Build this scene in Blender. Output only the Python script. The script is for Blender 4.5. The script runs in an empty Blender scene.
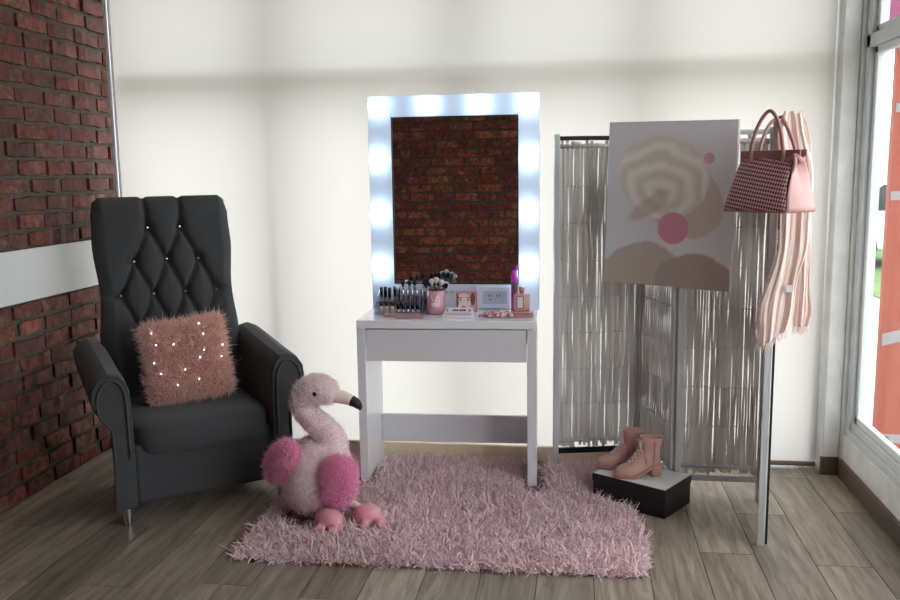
import bpy, bmesh, math, random
import numpy as np
from mathutils import Vector, Matrix, Euler
random.seed(7); rng = np.random.default_rng(7)
S = bpy.context.scene; COL = S.collection
PI = math.pi

# ---------------------------------------------------------------- camera
CAM_H = 1.40
cam = bpy.data.cameras.new('camera'); co = bpy.data.objects.new('camera', cam); COL.objects.link(co)
yaw, pitch, roll = [math.radians(a) for a in (-8.45, 8.4, -0.8)]
F = Vector((math.sin(yaw)*math.cos(pitch), math.cos(yaw)*math.cos(pitch), -math.sin(pitch)))
R0 = Vector((math.cos(yaw), -math.sin(yaw), 0)); U0 = R0.cross(F)
Rr = math.cos(roll)*R0 + math.sin(roll)*U0; Uu = -math.sin(roll)*R0 + math.cos(roll)*U0
co.matrix_world = Matrix(((Rr.x, Uu.x, -F.x, 0), (Rr.y, Uu.y, -F.y, 0), (Rr.z, Uu.z, -F.z, CAM_H), (0, 0, 0, 1)))
cam.sensor_width = 36; cam.lens = 860/900*36; cam.clip_start = .05; cam.clip_end = 200
S.camera = co

# ---------------------------------------------------------------- world, light, exposure
W = bpy.data.worlds.new('overcast_sky'); S.world = W; W.use_nodes = True
nt = W.node_tree; bg = nt.nodes['Background']
bg.inputs['Color'].default_value = (.93, .965, 1.0, 1); bg.inputs['Strength'].default_value = 4.7
S.view_settings.view_transform = 'Standard'; S.view_settings.look = 'None'
S.view_settings.exposure = 0.0; S.view_settings.gamma = 1.0; S.view_settings.use_curve_mapping = False
S.cycles.use_denoising = True
S.cycles.max_bounces = 8; S.cycles.diffuse_bounces = 4; S.cycles.glossy_bounces = 4
S.cycles.transmission_bounces = 6; S.cycles.transparent_max_bounces = 12
S.cycles.sample_clamp_indirect = 8; S.cycles.caustics_reflective = False; S.cycles.caustics_refractive = False

# ---------------------------------------------------------------- materials
MATS = {}
def srgb(r, g, b):
    f = lambda c: ((c/255)/12.92 if c/255 <= .04045 else ((c/255+.055)/1.055)**2.4)
    return (f(r), f(g), f(b), 1)
def mat(name, col, rough=.6, var=0.0, scale=20, bump=0.0, bscale=80, metal=0, spec=.5, island=0.0, col2=None, coat=0, sheen=0, trans=0, emit=None, estr=0, stretch=None, alpha=None):
    if name in MATS: return MATS[name]
    m = bpy.data.materials.new(name); m.use_nodes = True; MATS[name] = m
    t = m.node_tree; N = t.nodes; p = N['Principled BSDF']; L = t.links.new
    p.inputs['Base Color'].default_value = col; p.inputs['Roughness'].default_value = rough
    p.inputs['Metallic'].default_value = metal; p.inputs['Specular IOR Level'].default_value = spec
    p.inputs['Coat Weight'].default_value = coat; p.inputs['Sheen Weight'].default_value = sheen
    p.inputs['Transmission Weight'].default_value = trans
    if emit: p.inputs['Emission Color'].default_value = emit; p.inputs['Emission Strength'].default_value = estr
    if alpha is not None: p.inputs['Alpha'].default_value = alpha
    tc = N.new('ShaderNodeTexCoord'); src = tc.outputs['Object']
    if stretch:
        mp = N.new('ShaderNodeMapping'); mp.inputs['Scale'].default_value = stretch; L(src, mp.inputs['Vector']); src = mp.outputs[0]
    cur = None
    if var or col2:
        n = N.new('ShaderNodeTexNoise'); n.inputs['Scale'].default_value = scale; n.inputs['Detail'].default_value = 5; L(src, n.inputs['Vector'])
        r = N.new('ShaderNodeMapRange'); r.inputs[1].default_value = .3; r.inputs[2].default_value = .7; L(n.outputs[0], r.inputs[0])
        mx = N.new('ShaderNodeMix'); mx.data_type = 'RGBA'; L(r.outputs[0], mx.inputs['Factor'])
        c2 = col2 or tuple(max(0, c*(1-var)) for c in col[:3])+(1,)
        mx.inputs['A'].default_value = col; mx.inputs['B'].default_value = c2; cur = mx.outputs['Result']
    if island:
        g = N.new('ShaderNodeNewGeometry'); r2 = N.new('ShaderNodeMapRange'); L(g.outputs['Random Per Island'], r2.inputs[0])
        r2.inputs[3].default_value = 1-island; r2.inputs[4].default_value = 1+island*.7
        h = N.new('ShaderNodeHueSaturation'); L(r2.outputs[0], h.inputs['Value'])
        if cur: L(cur, h.inputs['Color'])
        else: h.inputs['Color'].default_value = col
        cur = h.outputs[0]
    if cur: L(cur, p.inputs['Base Color'])
    if bump:
        n = N.new('ShaderNodeTexNoise'); n.inputs['Scale'].default_value = bscale; n.inputs['Detail'].default_value = 3; L(src, n.inputs['Vector'])
        b = N.new('ShaderNodeBump'); b.inputs['Strength'].default_value = bump; b.inputs['Distance'].default_value = .004
        L(n.outputs[0], b.inputs['Height']); L(b.outputs[0], p.inputs['Normal'])
    return m
def glassmat(name, tint=(.95, .97, .97, 1), refl=.08):
    if name in MATS: return MATS[name]
    m = bpy.data.materials.new(name); m.use_nodes = True; MATS[name] = m; t = m.node_tree; N = t.nodes; N.remove(N['Principled BSDF'])
    a = N.new('ShaderNodeBsdfTransparent'); a.inputs[0].default_value = tint
    g = N.new('ShaderNodeBsdfGlossy'); g.inputs['Roughness'].default_value = .03
    lw = N.new('ShaderNodeLayerWeight'); lw.inputs[0].default_value = .5
    pw = N.new('ShaderNodeMath'); pw.operation = 'POWER'; t.links.new(lw.outputs['Facing'], pw.inputs[0]); pw.inputs[1].default_value = 5
    fr = N.new('ShaderNodeMath'); fr.operation = 'MULTIPLY_ADD'; t.links.new(pw.outputs[0], fr.inputs[0]); fr.inputs[1].default_value = .7; fr.inputs[2].default_value = refl*.5
    mx = N.new('ShaderNodeMixShader'); t.links.new(fr.outputs[0], mx.inputs[0]); t.links.new(a.outputs[0], mx.inputs[1]); t.links.new(g.outputs[0], mx.inputs[2])
    t.links.new(mx.outputs[0], N['Material Output'].inputs[0]); return m

# ---------------------------------------------------------------- mesh helpers
class MB:
    def __init__(s): s.v = []; s.f = []; s.mi = []
    def add(s, vs, fs, M=None, mi=0):
        o = len(s.v)
        s.v += [tuple(M @ Vector(v)) if M else tuple(v) for v in vs]
        s.f += [tuple(o+i for i in f) for f in fs]; s.mi += [mi]*len(fs); return s
    def box(s, a, b, M=None, mi=0):
        x0, y0, z0 = a; x1, y1, z1 = b
        vs = [(x0,y0,z0),(x1,y0,z0),(x1,y1,z0),(x0,y1,z0),(x0,y0,z1),(x1,y0,z1),(x1,y1,z1),(x0,y1,z1)]
        return s.add(vs, [(3,2,1,0),(4,5,6,7),(0,1,5,4),(1,2,6,5),(2,3,7,6),(3,0,4,7)], M, mi)
    def lathe(s, prof, n=20, M=None, mi=0, cap=True):
        vs = []; fs = []
        for r, z in prof:
            for k in range(n): a = 2*PI*k/n; vs.append((r*math.cos(a), r*math.sin(a), z))
        for i in range(len(prof)-1):
            for k in range(n):
                k2 = (k+1) % n; fs.append((i*n+k, i*n+k2, (i+1)*n+k2, (i+1)*n+k))
        if cap: fs.append(tuple(reversed(range(n)))); fs.append(tuple((len(prof)-1)*n+k for k in range(n)))
        return s.add(vs, fs, M, mi)
    def tube(s, pts, rad, n=8, M=None, mi=0, cap=True, flat=1.0):
        P = [Vector(p) for p in pts]; rr = rad if hasattr(rad, '__len__') else [rad]*len(P)
        vs = []; fs = []; up = None
        for i, p in enumerate(P):
            t = (P[min(i+1, len(P)-1)]-P[max(i-1, 0)]).normalized()
            if up is None:
                up = Vector((0, 0, 1)) if abs(t.z) < .9 else Vector((0, 1, 0))
            up = (up-t*up.dot(t)).normalized(); sd = up.cross(t)
            for k in range(n):
                a = 2*PI*k/n; vs.append(p+(sd*math.cos(a)+up*math.sin(a)*flat)*rr[i])
        for i in range(len(P)-1):
            for k in range(n):
                k2 = (k+1) % n; fs.append((i*n+k, i*n+k2, (i+1)*n+k2, (i+1)*n+k))
        if cap: fs.append(tuple(reversed(range(n)))); fs.append(tuple((len(P)-1)*n+k for k in range(n)))
        return s.add(vs, fs, M, mi)
    def ell(s, c, r, M=None, nu=20, nv=12, mi=0, e=1.0):
        vs = [(c[0], c[1], c[2]-r[2])]; fs = []
        sg = lambda x: math.copysign(abs(x)**e, x)
        for j in range(1, nv):
            ph = -PI/2+PI*j/nv
            for k in range(nu):
                a = 2*PI*k/nu
                vs.append((c[0]+r[0]*sg(math.cos(ph))*sg(math.cos(a)), c[1]+r[1]*sg(math.cos(ph))*sg(math.sin(a)), c[2]+r[2]*sg(math.sin(ph))))
        vs.append((c[0], c[1], c[2]+r[2])); T = len(vs)-1
        for k in range(nu):
            k2 = (k+1) % nu; fs.append((0, 1+k2, 1+k)); fs.append((T, T-nu+k, T-nu+k2))
            for j in range(nv-2):
                fs.append((1+j*nu+k, 1+j*nu+k2, 1+(j+1)*nu+k2, 1+(j+1)*nu+k))
        return s.add(vs, fs, M, mi)
    def prism(s, pts, y0, y1, M=None, mi=0):   # outline in xz (counter-clockwise seen from -y), depth in y
        n = len(pts); vs = [(x, y0, z) for x, z in pts]+[(x, y1, z) for x, z in pts]
        fs = [tuple(range(n)), tuple(reversed(range(n, 2*n)))]+[((i+1) % n, i, n+i, n+(i+1) % n) for i in range(n)]
        return s.add(vs, fs, M, mi)
    def grid(s, fn, nu, nv, M=None, mi=0, flip=False):
        vs = [fn(i/nu, j/nv) for j in range(nv+1) for i in range(nu+1)]
        fs = []
        for j in range(nv):
            for i in range(nu):
                a = j*(nu+1)+i; q = (a, a+1, a+nu+2, a+nu+1); fs.append(tuple(reversed(q)) if flip else q)
        return s.add(vs, fs, M, mi)
    def build(s, name, m, parent=None, smooth=False, bevel=0, seg=2, sub=0, loc=None, rot=None, remesh=0, solid=0, sm=0, angle=None):
        me = bpy.data.meshes.new(name); me.from_pydata(s.v, [], s.f); me.update()
        ms = m if isinstance(m, (list, tuple)) else [m]
        for q in ms: me.materials.append(q)
        if any(s.mi): me.polygons.foreach_set('material_index', s.mi)
        if smooth: me.polygons.foreach_set('use_smooth', [True]*len(me.polygons))
        o = bpy.data.objects.new(name, me); COL.objects.link(o)
        if parent: o.parent = parent
        if loc is not None: o.location = loc
        if rot is not None: o.rotation_euler = rot
        if solid: md = o.modifiers.new('s', 'SOLIDIFY'); md.thickness = solid; md.offset = 0
        if bevel:
            md = o.modifiers.new('b', 'BEVEL'); md.width = bevel; md.segments = seg; md.limit_method = 'ANGLE'; md.angle_limit = .6
            me.polygons.foreach_set('use_smooth', [True]*len(me.polygons)); me.set_sharp_from_angle(angle=.9)
        if sub: md = o.modifiers.new('u', 'SUBSURF'); md.levels = sub; md.render_levels = sub
        if remesh:
            md = o.modifiers.new('r', 'REMESH'); md.mode = 'VOXEL'; md.voxel_size = remesh; md.use_smooth_shade = True
        if sm: md = o.modifiers.new('m', 'SMOOTH'); md.iterations = sm; md.factor = .6
        return o
def empty(name, loc=(0,0,0), rz=0, rot=None):
    o = bpy.data.objects.new(name, None); COL.objects.link(o); o.location = loc
    o.rotation_euler = rot if rot else (0, 0, rz); o.empty_display_size = .05; return o
def tag(o, label, cat, group=None):
    o['label'] = label; o['category'] = cat
    if group: o['group'] = group
    return o
def struct(o): o['kind'] = 'structure'; return o
def copy_tree(o, loc=None, rot=None, label=None, scale=None):
    c = o.copy(); COL.objects.link(c)
    for ch in list(o.children):
        d = ch.copy(); COL.objects.link(d); d.parent = c
        for g in list(ch.children):
            e = g.copy(); COL.objects.link(e); e.parent = d
    if loc is not None: c.location = loc
    if rot is not None: c.rotation_euler = rot
    if scale is not None: c.scale = scale
    if label: c['label'] = label
    return c
def rot_to(loc, rz=0, rx=0, ry=0): return Matrix.Translation(loc) @ Euler((rx, ry, rz)).to_matrix().to_4x4()
def fur(name, mb, n, length, width, m, parent=None, spread=.5, grav=0.0, curl=.3, keep=None, seed=1, nseg=3):
    """strands rooted all over a mesh, one object"""
    r = np.random.default_rng(seed)
    V = np.array([tuple(v) for v in mb.v]); tris = []
    for f in mb.f:
        for i in range(1, len(f)-1): tris.append((f[0], f[i], f[i+1]))
    T = np.array(tris); A, B, C = V[T[:, 0]], V[T[:, 1]], V[T[:, 2]]
    nr = np.cross(B-A, C-A); ar = np.linalg.norm(nr, axis=1); nr /= np.maximum(ar, 1e-12)[:, None]
    w = ar.copy()
    if keep is not None: w = w*keep((A+B+C)/3, nr)
    idx = r.choice(len(T), n, p=w/w.sum()); u = r.random((n, 2)); fl = u.sum(1) > 1; u[fl] = 1-u[fl]
    P = A[idx]+(B-A)[idx]*u[:, :1]+(C-A)[idx]*u[:, 1:]; Nn = nr[idx]
    d = Nn+r.normal(0, spread, (n, 3)); d /= np.linalg.norm(d, axis=1)[:, None]
    cv = r.normal(0, curl, (n, 3)); ln = length*(.65+.6*r.random(n))[:, None]
    sd = np.cross(d, r.normal(0, 1, (n, 3))); sd /= np.linalg.norm(sd, axis=1)[:, None]
    rows = []
    for k in range(nseg+1):
        t = k/nseg; c = P+d*ln*t+cv*ln*t*t+np.array([0, 0, -grav])*ln*t*t
        ww = width*(1-.75*t)/2
        rows += [c-sd*ww, c+sd*ww]
    nv = len(rows); VV = np.stack(rows, 1).reshape(-1, 3)
    base = (np.arange(n)*nv)[:, None]
    F4 = np.stack([base+np.array([2*k, 2*k+1, 2*k+3, 2*k+2]) for k in range(nseg)], 1).reshape(-1, 4)
    me = bpy.data.meshes.new(name); me.vertices.add(len(VV)); me.vertices.foreach_set('co', VV.ravel())
    me.loops.add(F4.size); me.loops.foreach_set('vertex_index', F4.ravel().astype(np.int32))
    me.polygons.add(len(F4)); me.polygons.foreach_set('loop_start', np.arange(0, F4.size, 4, dtype=np.int32))
    me.polygons.foreach_set('use_smooth', [True]*len(F4)); me.update(calc_edges=True)
    me.materials.append(m); o = bpy.data.objects.new(name, me); COL.objects.link(o)
    if parent: o.parent = parent
    o['kind'] = 'stuff'
    return o
def backlit(m, f=.4):
    t = m.node_tree; N = t.nodes; p = N['Principled BSDF']; tr = N.new('ShaderNodeBsdfTranslucent'); mx = N.new('ShaderNodeMixShader'); mx.inputs[0].default_value = f
    src = p.inputs['Base Color'].links
    if src: t.links.new(src[0].from_socket, tr.inputs[0])
    else: tr.inputs[0].default_value = p.inputs['Base Color'].default_value
    t.links.new(p.outputs[0], mx.inputs[1]); t.links.new(tr.outputs[0], mx.inputs[2]); t.links.new(mx.outputs[0], N['Material Output'].inputs[0]); return m
def spline(pts, n):
    """Catmull-Rom through tuples of any length"""
    P = np.array(pts, float); P = np.vstack([2*P[0]-P[1], P, 2*P[-1]-P[-2]]); out = []
    for i in range(1, len(P)-2):
        for k in range(n):
            t = k/n; a, b, c, d = P[i-1:i+3]
            out.append(.5*((2*b)+(-a+c)*t+(2*a-5*b+4*c-d)*t*t+(-a+3*b-3*c+d)*t**3))
    out.append(P[-2]); return out

WHITE = mat('white_lacquer', srgb(226, 225, 230), .22)
BLACK = mat('black_satin', srgb(14, 14, 15), .45)
CHROME = mat('polished_chrome', srgb(220, 220, 225), .12, metal=1)
ALU = mat('painted_aluminium', srgb(206, 210, 212), .45, var=.1, scale=6)
CONC = mat('grey_plaster', srgb(228, 228, 226), .85, var=.18, scale=9, bump=.3, bscale=40)
GLASS = glassmat('window_glass')
ACR = glassmat('clear_acrylic', (.93, .95, .97, 1), .2)

# ================================================================ SETTING
XL, XR, YB, YF, ZC = -2.41, 1.20, 4.10, -1.0, 2.75
# floor: wood-look planks running away from the camera
def make_floor():
    m = bpy.data.materials.new('wood_look_plank_tile'); m.use_nodes = True; t = m.node_tree; N = t.nodes; L = t.links.new; p = N['Principled BSDF']
    tc = N.new('ShaderNodeTexCoord'); g = N.new('ShaderNodeNewGeometry')
    off = N.new('ShaderNodeVectorMath'); off.operation = 'MULTIPLY_ADD'; L(g.outputs['Random Per Island'], off.inputs[0]); off.inputs[1].default_value = (31, 17, 5); L(tc.outputs['Object'], off.inputs[2])
    mp = N.new('ShaderNodeMapping'); mp.inputs['Scale'].default_value = (16, 1.4, 1); L(off.outputs[0], mp.inputs[0])
    n = N.new('ShaderNodeTexNoise'); n.inputs['Scale'].default_value = 2.2; n.inputs['Detail'].default_value = 8; n.inputs['Roughness'].default_value = .65; n.inputs['Distortion'].default_value = .6; L(mp.outputs[0], n.inputs['Vector'])
    cr = N.new('ShaderNodeValToRGB'); L(n.outputs[0], cr.inputs[0]); e = cr.color_ramp.elements
    e[0].position = .28; e[0].color = srgb(96, 86, 75); e[1].position = .72; e[1].color = srgb(172, 159, 143)
    k = cr.color_ramp.elements.new(.5); k.color = srgb(140, 127, 112)
    r2 = N.new('ShaderNodeMapRange'); L(g.outputs['Random Per Island'], r2.inputs[0]); r2.inputs[3].default_value = .72; r2.inputs[4].default_value = 1.12
    h = N.new('ShaderNodeHueSaturation'); L(r2.outputs[0], h.inputs['Value']); L(cr.outputs[0], h.inputs['Color']); L(h.outputs[0], p.inputs['Base Color'])
    p.inputs['Roughness'].default_value = .42; p.inputs['Specular IOR Level'].default_value = .45
    b = N.new('ShaderNodeBump'); b.inputs['Strength'].default_value = .15; b.inputs['Distance'].default_value = .003; L(n.outputs[0], b.inputs['Height']); L(b.outputs[0], p.inputs['Normal'])
    gr = mat('dark_grout', srgb(62, 54, 46), .9)
    mb = MB(); w, ln = .196, .90; x = XL-.1; i = 0
    mb.box((XL-.1, YF-.1, -.06), (XR+.15, YB+.15, -.003), mi=1)
    x = -.129-w*12
    while x < XR+.12:
        o = (i*.5 % 1)*ln + (.06 if i % 3 == 0 else 0); y = YF-ln+o
        while y < YB+.12:
            a, b2 = max(y, YF-.08), min(y+ln, YB+.14); x0, x1 = max(x, XL-.08), min(x+w, XR+.13)
            if b2-a > .02 and x1-x0 > .01: mb.box((x0+.0015, a+.0015, -.02), (x1-.0015, b2-.0015, 0))
            y += ln
        x += w; i += 1
    struct(mb.build('floor', [m, gr]))
make_floor()
# brick walls as real bricks
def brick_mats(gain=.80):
    m = bpy.data.materials.new('old_red_brick'); m.use_nodes = True; t = m.node_tree; N = t.nodes; L = t.links.new; p = N['Principled BSDF']
    tc = N.new('ShaderNodeTexCoord'); g = N.new('ShaderNodeNewGeometry')
    cr = N.new('ShaderNodeValToRGB'); L(g.outputs['Random Per Island'], cr.inputs[0]); E = cr.color_ramp.elements
    E[0].color = srgb(104, 50, 44); E[1].color = srgb(128, 76, 58)
    for ps, c in ((.25, srgb(138, 66, 54)), (.5, srgb(112, 58, 50)), (.72, srgb(146, 74, 60)), (.88, srgb(160, 92, 66))): k = E.new(ps); k.color = c
    n = N.new('ShaderNodeTexNoise'); n.inputs['Scale'].default_value = 26; n.inputs['Detail'].default_value = 8; n.inputs['Roughness'].default_value = .7; L(tc.outputs['Object'], n.inputs[0])
    r = N.new('ShaderNodeMapRange'); r.inputs[1].default_value = .42; r.inputs[2].default_value = .62; L(n.outputs[0], r.inputs[0])
    mx = N.new('ShaderNodeMix'); mx.data_type = 'RGBA'; L(r.outputs[0], mx.inputs['Factor']); L(cr.outputs[0], mx.inputs['A']); mx.inputs['B'].default_value = srgb(66, 38, 34)
    n2 = N.new('ShaderNodeTexNoise'); n2.inputs['Scale'].default_value = 9; n2.inputs['Detail'].default_value = 9; n2.inputs['Roughness'].default_value = .8; L(tc.outputs['Object'], n2.inputs[0])
    r3 = N.new('ShaderNodeMapRange'); r3.inputs[1].default_value = .55; r3.inputs[2].default_value = .68; r3.inputs[4].default_value = .75; L(n2.outputs[0], r3.inputs[0])
    mx2 = N.new('ShaderNodeMix'); mx2.data_type = 'RGBA'; L(r3.outputs[0], mx2.inputs['Factor']); L(mx.outputs['Result'], mx2.inputs['A']); mx2.inputs['B'].default_value = srgb(168, 140, 124)
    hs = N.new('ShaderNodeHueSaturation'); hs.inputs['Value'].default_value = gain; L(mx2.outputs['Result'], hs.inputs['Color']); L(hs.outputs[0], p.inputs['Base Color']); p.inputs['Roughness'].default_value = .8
    b = N.new('ShaderNodeBump'); b.inputs['Strength'].default_value = .8; b.inputs['Distance'].default_value = .006; L(n.outputs[0], b.inputs['Height']); L(b.outputs[0], p.inputs['Normal'])
    mo = mat('grey_green_mortar', srgb(96, 88, 74), .95, var=.35, scale=30, bump=.8, bscale=60)
    return m, mo
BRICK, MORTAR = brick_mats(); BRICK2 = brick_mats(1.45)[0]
def brick_mb(L0, L1, z0, z1, course, blen, M, seed, jit=.0045):
    """wall in local x (along) / z (up), bricks poke out to -y"""
    r = random.Random(seed); mb = MB(); mb.box((L0, 0, z0), (L1, .12, z1), M, mi=1)
    n = int(round((z1-z0)/course)); ch = (z1-z0)/n
    for i in range(n):
        x = L0-(.5*blen if i % 2 else 0)+r.uniform(-.03, .03); zz = z0+i*ch
        while x < L1:
            ll = blen*r.uniform(.88, 1.1); a = max(x, L0)+.007; b = min(x+ll, L1)-.007
            if b-a > .03:
                dp = r.uniform(.006, .017); c = .004
                J = lambda: r.uniform(-jit, jit)
                nx = 5; g0 = zz+.007; g1 = zz+ch-.007; top = [J() for _ in range(nx)]; bot = [J() for _ in range(nx)]; dd = [J()*.8 for _ in range(nx)]
                vs = []; fs = []
                for k in range(nx):
                    xx = a+(b-a)*k/(nx-1); e = (k in (0, nx-1)); xi = xx+(c if k == 0 else -c if k == nx-1 else 0)
                    pd = -dp+dd[k]+(.003 if e else 0)
                    vs += [(xx, .01, g0+bot[k]), (xi, pd, g0+bot[k]+c), (xi, pd, g1+top[k]-c), (xx, .01, g1+top[k])]
                for k in range(nx-1):
                    for q in range(3): fs.append((k*4+q, k*4+4+q, k*4+5+q, k*4+1+q))
                fs += [(0, 1, 2, 3), tuple((nx-1)*4+q for q in (3, 2, 1, 0))]
                mb.add(vs, fs, M)
            x += ll
    return mb
ML = Matrix.Translation((XL, 0, 0)) @ Matrix.Rotation(PI/2, 4, 'Z')   # local x -> +y, local -y -> +x
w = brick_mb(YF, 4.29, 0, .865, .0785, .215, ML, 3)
w.v += brick_mb(0, .1, 0, .05, .05, .1, ML, 1).v[:0]
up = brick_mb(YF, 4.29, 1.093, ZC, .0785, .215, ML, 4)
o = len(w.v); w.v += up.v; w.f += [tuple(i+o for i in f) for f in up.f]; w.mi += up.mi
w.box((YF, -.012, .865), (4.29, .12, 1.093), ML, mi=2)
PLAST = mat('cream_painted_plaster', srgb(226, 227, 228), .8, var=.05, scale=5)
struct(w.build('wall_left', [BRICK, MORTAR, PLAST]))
MF = Matrix.Translation((0, YF, 0)) @ Matrix.Rotation(PI, 4, 'Z')
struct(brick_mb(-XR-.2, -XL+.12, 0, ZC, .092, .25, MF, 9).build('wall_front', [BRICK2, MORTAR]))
MB().box((XL-.15, YF-.15, ZC), (XR+.3, YB+.3, ZC+.1)).build('ceiling', mat('ceiling_paint', srgb(205, 200, 190), .9, var=.04)); struct(bpy.data.objects['ceiling'])
# back window: frame and bars outside, glass, then the blind inside
FR = mat('white_window_profile', srgb(240, 244, 252), .3, var=.04)
mb = MB(); mb.box((-2.42, 4.32, 0), (-2.375, 4.40, 2.75)); mb.box((-2.330, 4.12, 0), (-2.310, 4.135, 2.75))
t1 = struct(mb.build('trim_1', FR, bevel=.004))
mb = MB()
mb.box((-2.27, 4.30, 0), (1.14, 4.38, .05)); mb.box((-2.27, 4.30, 2.69), (1.14, 4.38, 2.75)); mb.box((-2.27, 4.185, 1.868), (1.14, 4.38, 1.915))
for x, yb_ in ((-1.50, 4.135), (-.57, 4.19), (.275, 4.18), (1.115, 4.125)):
    mb.add([(x-.032, yb_, .05), (x+.032, yb_, .05), (x+.032, 4.36, .05), (x-.032, 4.36, .05), (x-.032, 4.22, 2.69), (x+.032, 4.22, 2.69), (x+.032, 4.36, 2.69), (x-.032, 4.36, 2.69)], [(3,2,1,0),(4,5,6,7),(0,1,5,4),(1,2,6,5),(2,3,7,6),(3,0,4,7)])
win = struct(mb.build('window_1', ALU)); 
MB().add([(-2.27, 4.34, .05), (1.14, 4.34, .05), (1.14, 4.34, 2.69), (-2.27, 4.34, 2.69)], [(0, 1, 2, 3)]).build('window_glass', GLASS, win)
# blind
def blind_mat():
    m = bpy.data.materials.new('cream_blind_fabric'); m.use_nodes = True; t = m.node_tree; N = t.nodes; L = t.links.new; N.remove(N['Principled BSDF'])
    tc = N.new('ShaderNodeTexCoord'); n = N.new('ShaderNodeTexNoise'); n.inputs['Scale'].default_value = 1.2; n.inputs['Detail'].default_value = 2; L(tc.outputs['Object'], n.inputs[0])
    mx = N.new('ShaderNodeMix'); mx.data_type = 'RGBA'; L(n.outputs[0], mx.inputs['Factor']); mx.inputs['A'].default_value = srgb(205, 201, 197); mx.inputs['B'].default_value = srgb(199, 192, 184)
    a = N.new('ShaderNodeBsdfTranslucent'); b = N.new('ShaderNodeBsdfDiffuse'); L(mx.outputs['Result'], a.inputs[0]); L(mx.outputs['Result'], b.inputs[0])
    s = N.new('ShaderNodeMixShader'); s.inputs[0].default_value = .35; L(a.outputs[0], s.inputs[1]); L(b.outputs[0], s.inputs[2]); L(s.outputs[0], N['Material Output'].inputs[0])
    return m
def blind_fn(u, v):
    x = -2.285+u*(1.118+2.285); z = .03+v*(2.72-.03)
    y = 4.105+.003*math.sin(x*5)+.004*math.sin(x*2.1+1)*(1-v)
    return (x, y, z)
bl = empty('roller_blind', (0, 0, 0)); tag(bl, 'wide cream translucent roller blind covering the back window from ceiling to floor', 'blind')
MB().grid(blind_fn, 60, 30).build('blind_fabric', blind_mat(), bl, smooth=True)
MB().tube([(-2.285, 4.105, .02), (1.118, 4.105, .02)], .012, 10).build('hem_bar', mat('hem_bar', srgb(120, 105, 85), .6), bl, smooth=True)
MB().tube([(-2.285, 4.118, 2.72), (1.118, 4.118, 2.72)], .022, 12).build('roller_tube', WHITE, bl, smooth=True)
struct(MB().box((XL, 4.062, 0), (.33, 4.085, .073)).build('blind_foot_shade', mat('blind_shade_beige', srgb(250, 232, 200), .6, var=.15, scale=8), bevel=.003))  # beige strip paints the blind's dimmer foot, where less light comes through
# corner column and right glazed wall
c = MB().box((1.125, 4.02, 0), (1.20, 4.30, 2.75)); c.box((1.20, 4.0, 0), (1.262, 4.30, 2.75)); 
struct(c.build('trim_2', CONC, bevel=.006))
struct(MB().box((1.118, 4.01, 0), (1.20, 4.03, .085)).build('baseboard_right', mat('brown_tile_skirting', srgb(92, 76, 64), .5, var=.2, scale=12), bevel=.002))
bpy.data.objects['baseboard_right'].data.name = 'baseboard_right'
mb = MB().box((1.205, YF, 0), (1.34, 4.0, .20)); mb.box((1.205, YF, 2.6), (1.34, 4.0, 2.75)); mb.box((1.205, YF, .20), (1.34, .5, 2.6)); struct(mb.build('wall_right', CONC, bevel=.004))
struct(MB().box((1.19, YF, 0), (1.206, 4.0, .085)).build('trim_3', mat('brown_tile_skirting', (0, 0, 0, 1)), bevel=.002))
def glazing():
    ys = [4.0, 2.25, .5]; w = MB()
    w.box((1.212, .5, .20), (1.30, 4.0, .235)); w.box((1.222, .5, .235), (1.285, 4.0, .27))
    w.box((1.215, .5, 1.90), (1.285, 4.0, 1.955)); w.box((1.215, .5, 2.57), (1.285, 4.0, 2.6))
    for y in ys: w.box((1.215, y-.05 if y > .6 else y, .20), (1.285, y if y > .6 else y+.05, 2.6))
    f = struct(w.build('window_2', ALU, bevel=.004))
    s = MB()
    for i in range(2):
        a, b = ys[i+1]+.005, ys[i]-.055
        for z0, z1 in ((.27, 1.90), (1.955, 2.57)):
            for q in ((a, z0, a+.03, z1), (b-.03, z0, b, z1), (a, z0, b, z0+.03), (a, z1-.03, b, z1)):
                s.box((1.235, q[0], q[1]), (1.265, q[2], q[3]))
    s.build('sash', mat('sash_aluminium', srgb(214, 218, 218), .4), f, bevel=.003)
    for i in range(2):
        MB().add([(1.25, ys[i+1]+.02, .29), (1.25, ys[i]-.07, .29), (1.25, ys[i]-.07, 1.88), (1.25, ys[i+1]+.02, 1.88)], [(0, 1, 2, 3)]).build('pane', GLASS, f)
        MB().add([(1.25, ys[i+1]+.02, 1.975), (1.25, ys[i]-.07, 1.975), (1.25, ys[i]-.07, 2.55), (1.25, ys[i+1]+.02, 2.55)], [(0, 1, 2, 3)]).build('pane', GLASS, f)
glazing()
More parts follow.
